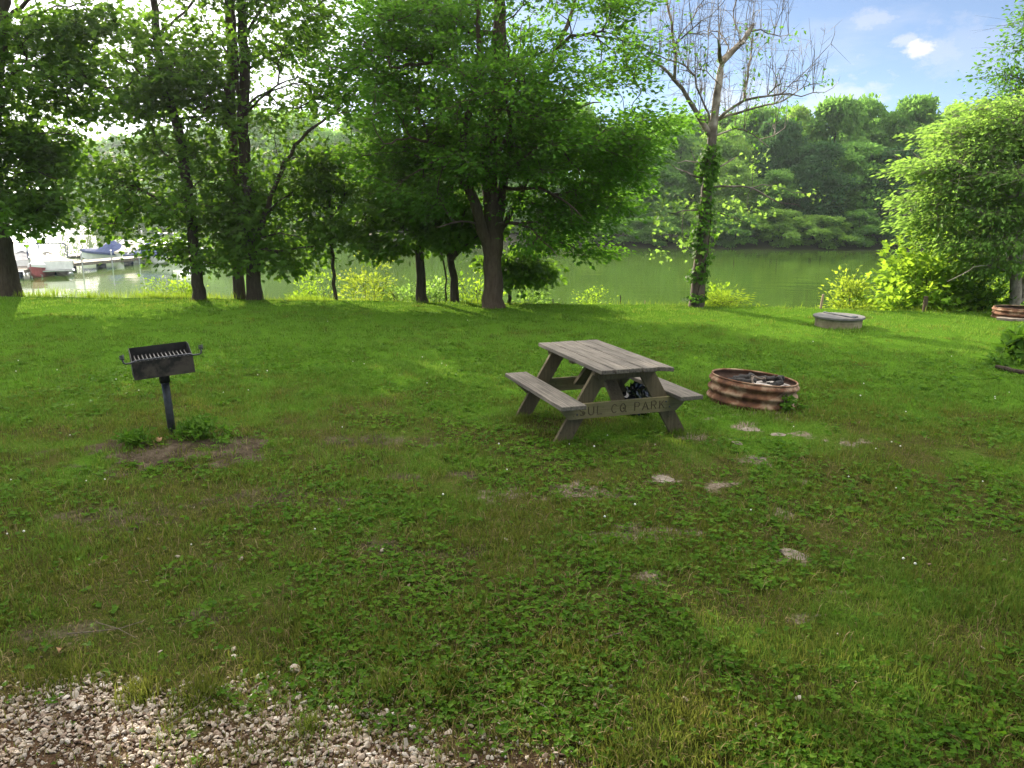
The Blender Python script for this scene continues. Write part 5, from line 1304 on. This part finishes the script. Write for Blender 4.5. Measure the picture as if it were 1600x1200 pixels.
# straw: dead blades lying flat
n = 16000; d = 2.2 * (9 / 2.2) ** rng.random(n); a = rng.uniform(-.86, .86, n); x = d * np.sin(a); y = d * np.cos(a); k = excl(x, y) & (rng.random(n) < .25 + bare_at(x, y) + dry_shade_at(x, y)); x, y = x[k], y[k]; n = len(x)
STRAW = mat_leaf('straw_blade', [(.10, .075, .03), (.20, .15, .07), (.34, .27, .15)], (.2, .16, .07), .2, .8, 0.0)
xg = rng.uniform(-3.6, 2.4, 9000); yg = rng.uniform(1.8, 4.2, 9000); kg = (gravel_at(xg, yg) > .05) & (rng.random(9000) < np.clip((fbm(xg * 2 + 8, yg * 2 + 3, 3) - .35) * 4, .05, 1)); xg, yg = xg[kg], yg[kg]; ng = len(xg)
blade_obj('straw', [blades(ng, (xg, yg), rng.uniform(.03, .09, ng), rng.uniform(.0015, .003, ng), rng.uniform(.97, 1.0, ng), z=ground(xg, yg) + rng.uniform(.008, .022, ng)), blades(n, (x, y), rng.uniform(.03, .10, n), rng.uniform(.002, .005, n), rng.uniform(.93, 1.0, n), z=ground(x, y) + rng.uniform(.004, .03, n))], STRAW, 'dead straw lying in the worn turf')
# clover and small broad leaves
n = 62000; d = 2.2 * (13 / 2.2) ** rng.random(n); a = rng.uniform(-.86, .86, n); x = d * np.sin(a); y = d * np.cos(a)
cl = fbm(x * 1.3 + 90, y * 1.3 + 40, 3); k = excl(x, y) & (rng.random(n) < np.clip((cl - .42) * 5, .06, 1) * (1 - bare_at(x, y)) * (1 - .9 * gravel_at(x, y))); x, y, d = x[k], y[k], d[k]; n = len(x)
z = ground(x, y) + rng.uniform(.012, .045, n); C = np.repeat(np.stack([x, y, z], 1), 3, 0); az = (rng.uniform(0, 6.28, n)[:, None] + np.array([0, 2.09, 4.19])).ravel()
D = np.stack([np.cos(az), np.sin(az), np.zeros(3 * n)], 1) * 2.0
s_arr = np.repeat((.010 + .0017 * d) * rng.uniform(.6, 1.6, n), 3)
o = leaf_cloud('clover', C, D, s_arr, CLOVER, 'rhomb', -.1, .35, aspect=.95); tag(o, 'clover and small broad-leaved weeds mixed in the turf', kind='stuff')
# white clover heads
m, nt, out = new_mat('clover_flower'); pbsdf(nt, out, (.62, .62, .55), .8); CFL = m
n = 150; d = 5.0 * (15 / 5.0) ** rng.random(n); a = rng.uniform(-.7, .7, n); x = d * np.sin(a); y = d * np.cos(a); k = excl(x, y) & (fbm(x * .8 + 12, y * .8 + 77, 2) > .45) & (bare_at(x, y) < .2); x, y, d = x[k], y[k], d[k]
IV, IF = ico(); r_ = rng.uniform(.005, .009, len(x)); V = (IV[None] * r_[:, None, None] + np.stack([x, y, ground(x, y) + .045], 1)[:, None]).reshape(-1, 3)
me = make_mesh('clover_flowers', V, [(np.arange(len(x))[:, None, None] * len(IV) + IF[None]).reshape(-1, 3)], CFL); tag(link('clover_flowers', me), 'tiny white clover heads dotted over the lawn', kind='stuff')

# unseen trees added behind the camera to darken the front of the lawn
for tx_, ty_, sd_, lab in ((-3.5, -5.0, 71, 'large unseen tree added to shade the left front of the lawn'), (4.5, -5.0, 72, 'large unseen tree added to shade the right front of the lawn'), (.3, -3.2, 73, 'large unseen tree added straight behind the gravel edge for shade')):
    C, D, L = far_crown(sd_, 60, 9000, None, 0, .30, .5)
    root = thing('added_shade_tree', lab, 'tree', (tx_, ty_, 0), 0)
    leaf_cloud('crown', C * [13, 13, 12.5], D, .34, LEAF_MAPLE, 'spray', .3, .6, parent=root)
    t = Tree(); t.limb(np.array([[0, 0, -.2], [.05, 0, 2], [0, .1, 4], [.1, 0, 8], [0, 0, 11]]), .34, .08); t.targets(L[:30] * [13, 13, 12.5], .1); t.skin('trunk', BARK, root, .02, .42, .6)

# ------------------------------------------------------------------ haze, sky, sun, render settings
SUN_AZ, SUN_EL = R(-31), R(20)
HAZE = True
if HAZE:
    me = bpy.data.meshes.new('haze'); mb = MB(); mb.box((0, 300, 10), (1900, 1300, 26)); me = mb.mesh('haze', [])
    m = bpy.data.materials.new('haze_air'); m.use_nodes = True; nt = m.node_tree; nt.nodes.clear()
    out = nt.nodes.new('ShaderNodeOutputMaterial'); pv = nt.nodes.new('ShaderNodeVolumePrincipled'); pv.inputs['Density'].default_value = .0003
    pv.inputs['Color'].default_value = (.80, .90, .98, 1); pv.inputs['Anisotropy'].default_value = .6; nt.links.new(pv.outputs[0], out.inputs['Volume'])
    me.materials.append(m); tag(link('haze', me), 'thin morning haze over the lake', kind='stuff')

W = bpy.data.worlds.new('World'); S.world = W; W.use_nodes = True
nt = W.node_tree; nt.nodes.clear()
out = nt.nodes.new('ShaderNodeOutputWorld'); bg_ = nt.nodes.new('ShaderNodeBackground'); nt.links.new(bg_.outputs[0], out.inputs[0])
sky = nt.nodes.new('ShaderNodeTexSky'); sky.sky_type = 'NISHITA'; sky.sun_disc = False
sky.sun_elevation = SUN_EL; sky.sun_rotation = SUN_AZ % (2 * PI); sky.altitude = 200; sky.air_density = .55; sky.dust_density = 0.15; sky.ozone_density = 1.2
tc = nt.nodes.new('ShaderNodeTexCoord'); dirv = tc.outputs['Generated']
base = sky.outputs[0]
# small clouds: fixed puffs in the sky, edges broken by noise, plus thin veil streaks
def unit(px, py):
    d = ray(px, py); return d / np.linalg.norm(d)
nz = noise(nt, 26, 5, .65, vec=dirv, stretch=(1, 1, 1.8)); veil = noise(nt, 5, 5, .62, vec=dirv, stretch=(1, 1, 3.2))
cm = math_(nt, 'MULTIPLY', math_(nt, 'SUBTRACT', veil, .48), 1.0, True)
for px, py, rad, amt in ((1440, 77, .017, .95), (1410, 62, .014, .45), (1462, 78, .03, .3), (1352, 34, .028, .35), (1520, 74, .06, .2), (1310, 150, .05, .45), (1150, 160, .06, .45)):
    v0 = nt.nodes.new('ShaderNodeVectorMath'); v0.operation = 'SUBTRACT'; nt.links.new(dirv, v0.inputs[0]); v0.inputs[1].default_value = unit(px, py).tolist()
    v1 = nt.nodes.new('ShaderNodeVectorMath'); v1.operation = 'MULTIPLY'; nt.links.new(v0.outputs[0], v1.inputs[0]); v1.inputs[1].default_value = (1, 1, 1.8)
    vm = nt.nodes.new('ShaderNodeVectorMath'); vm.operation = 'LENGTH'; nt.links.new(v1.outputs[0], vm.inputs[0])
    dd = math_(nt, 'DIVIDE', vm.outputs['Value'], rad)
    dd = math_(nt, 'ADD', dd, math_(nt, 'MULTIPLY', math_(nt, 'SUBTRACT', nz, .5), 3.6))
    mk = nt.nodes.new('ShaderNodeMapRange'); mk.interpolation_type = 'SMOOTHSTEP'; nt.links.new(dd, mk.inputs[0]); mk.inputs[1].default_value = 1.25; mk.inputs[2].default_value = .3; mk.inputs[3].default_value = 0; mk.inputs[4].default_value = amt
    cm = math_(nt, 'MAXIMUM', cm, mk.outputs[0])
cm = math_(nt, 'MAXIMUM', cm, .05)
col = mixc(nt, cm, base, (6.0, 5.8, 5.9))
# unseen cloud added overhead to light the lawn; luminous veil round the low sun
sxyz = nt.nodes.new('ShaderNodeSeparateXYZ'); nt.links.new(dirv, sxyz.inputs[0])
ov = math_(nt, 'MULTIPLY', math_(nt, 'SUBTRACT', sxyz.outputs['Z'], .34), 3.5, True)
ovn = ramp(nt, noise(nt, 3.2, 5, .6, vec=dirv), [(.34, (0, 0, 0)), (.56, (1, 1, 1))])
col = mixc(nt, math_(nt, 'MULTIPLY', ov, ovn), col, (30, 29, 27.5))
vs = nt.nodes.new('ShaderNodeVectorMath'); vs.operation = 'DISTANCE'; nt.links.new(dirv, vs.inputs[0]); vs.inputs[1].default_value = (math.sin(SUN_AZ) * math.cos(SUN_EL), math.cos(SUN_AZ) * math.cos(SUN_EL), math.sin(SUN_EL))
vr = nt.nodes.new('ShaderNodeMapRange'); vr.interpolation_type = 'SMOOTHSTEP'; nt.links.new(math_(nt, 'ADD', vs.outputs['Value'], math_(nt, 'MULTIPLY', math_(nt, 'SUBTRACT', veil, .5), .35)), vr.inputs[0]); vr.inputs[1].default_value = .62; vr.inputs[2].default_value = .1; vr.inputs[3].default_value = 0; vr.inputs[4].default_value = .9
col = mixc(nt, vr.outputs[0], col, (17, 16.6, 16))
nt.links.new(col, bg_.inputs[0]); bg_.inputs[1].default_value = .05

sl = bpy.data.lights.new('sun', 'SUN'); sl.energy = 4.6; sl.angle = R(.6); sl.color = (1, .88, .70)
so = bpy.data.objects.new('sun', sl); COL.objects.link(so)
sd = Vector((math.sin(SUN_AZ) * math.cos(SUN_EL), math.cos(SUN_AZ) * math.cos(SUN_EL), math.sin(SUN_EL)))
so.rotation_euler = sd.to_track_quat('Z', 'Y').to_euler(); so.location = (-30, 60, 30)

S.render.engine = 'CYCLES'
S.view_settings.view_transform = 'Standard'; S.view_settings.look = 'None'; S.view_settings.gamma = 1; S.view_settings.use_curve_mapping = False
S.view_settings.exposure = 1.92
cy = S.cycles
cy.max_bounces = 8; cy.diffuse_bounces = 4; cy.glossy_bounces = 3; cy.transmission_bounces = 6; cy.volume_bounces = 1; cy.transparent_max_bounces = 4
cy.use_denoising = True; cy.caustics_reflective = False; cy.caustics_refractive = False
try:
    cy.denoiser = 'OPENIMAGEDENOISE'; cy.denoising_input_passes = 'RGB_ALBEDO_NORMAL'; cy.denoising_prefilter = 'NONE'
except Exception: pass
cy.sample_clamp_indirect = 6
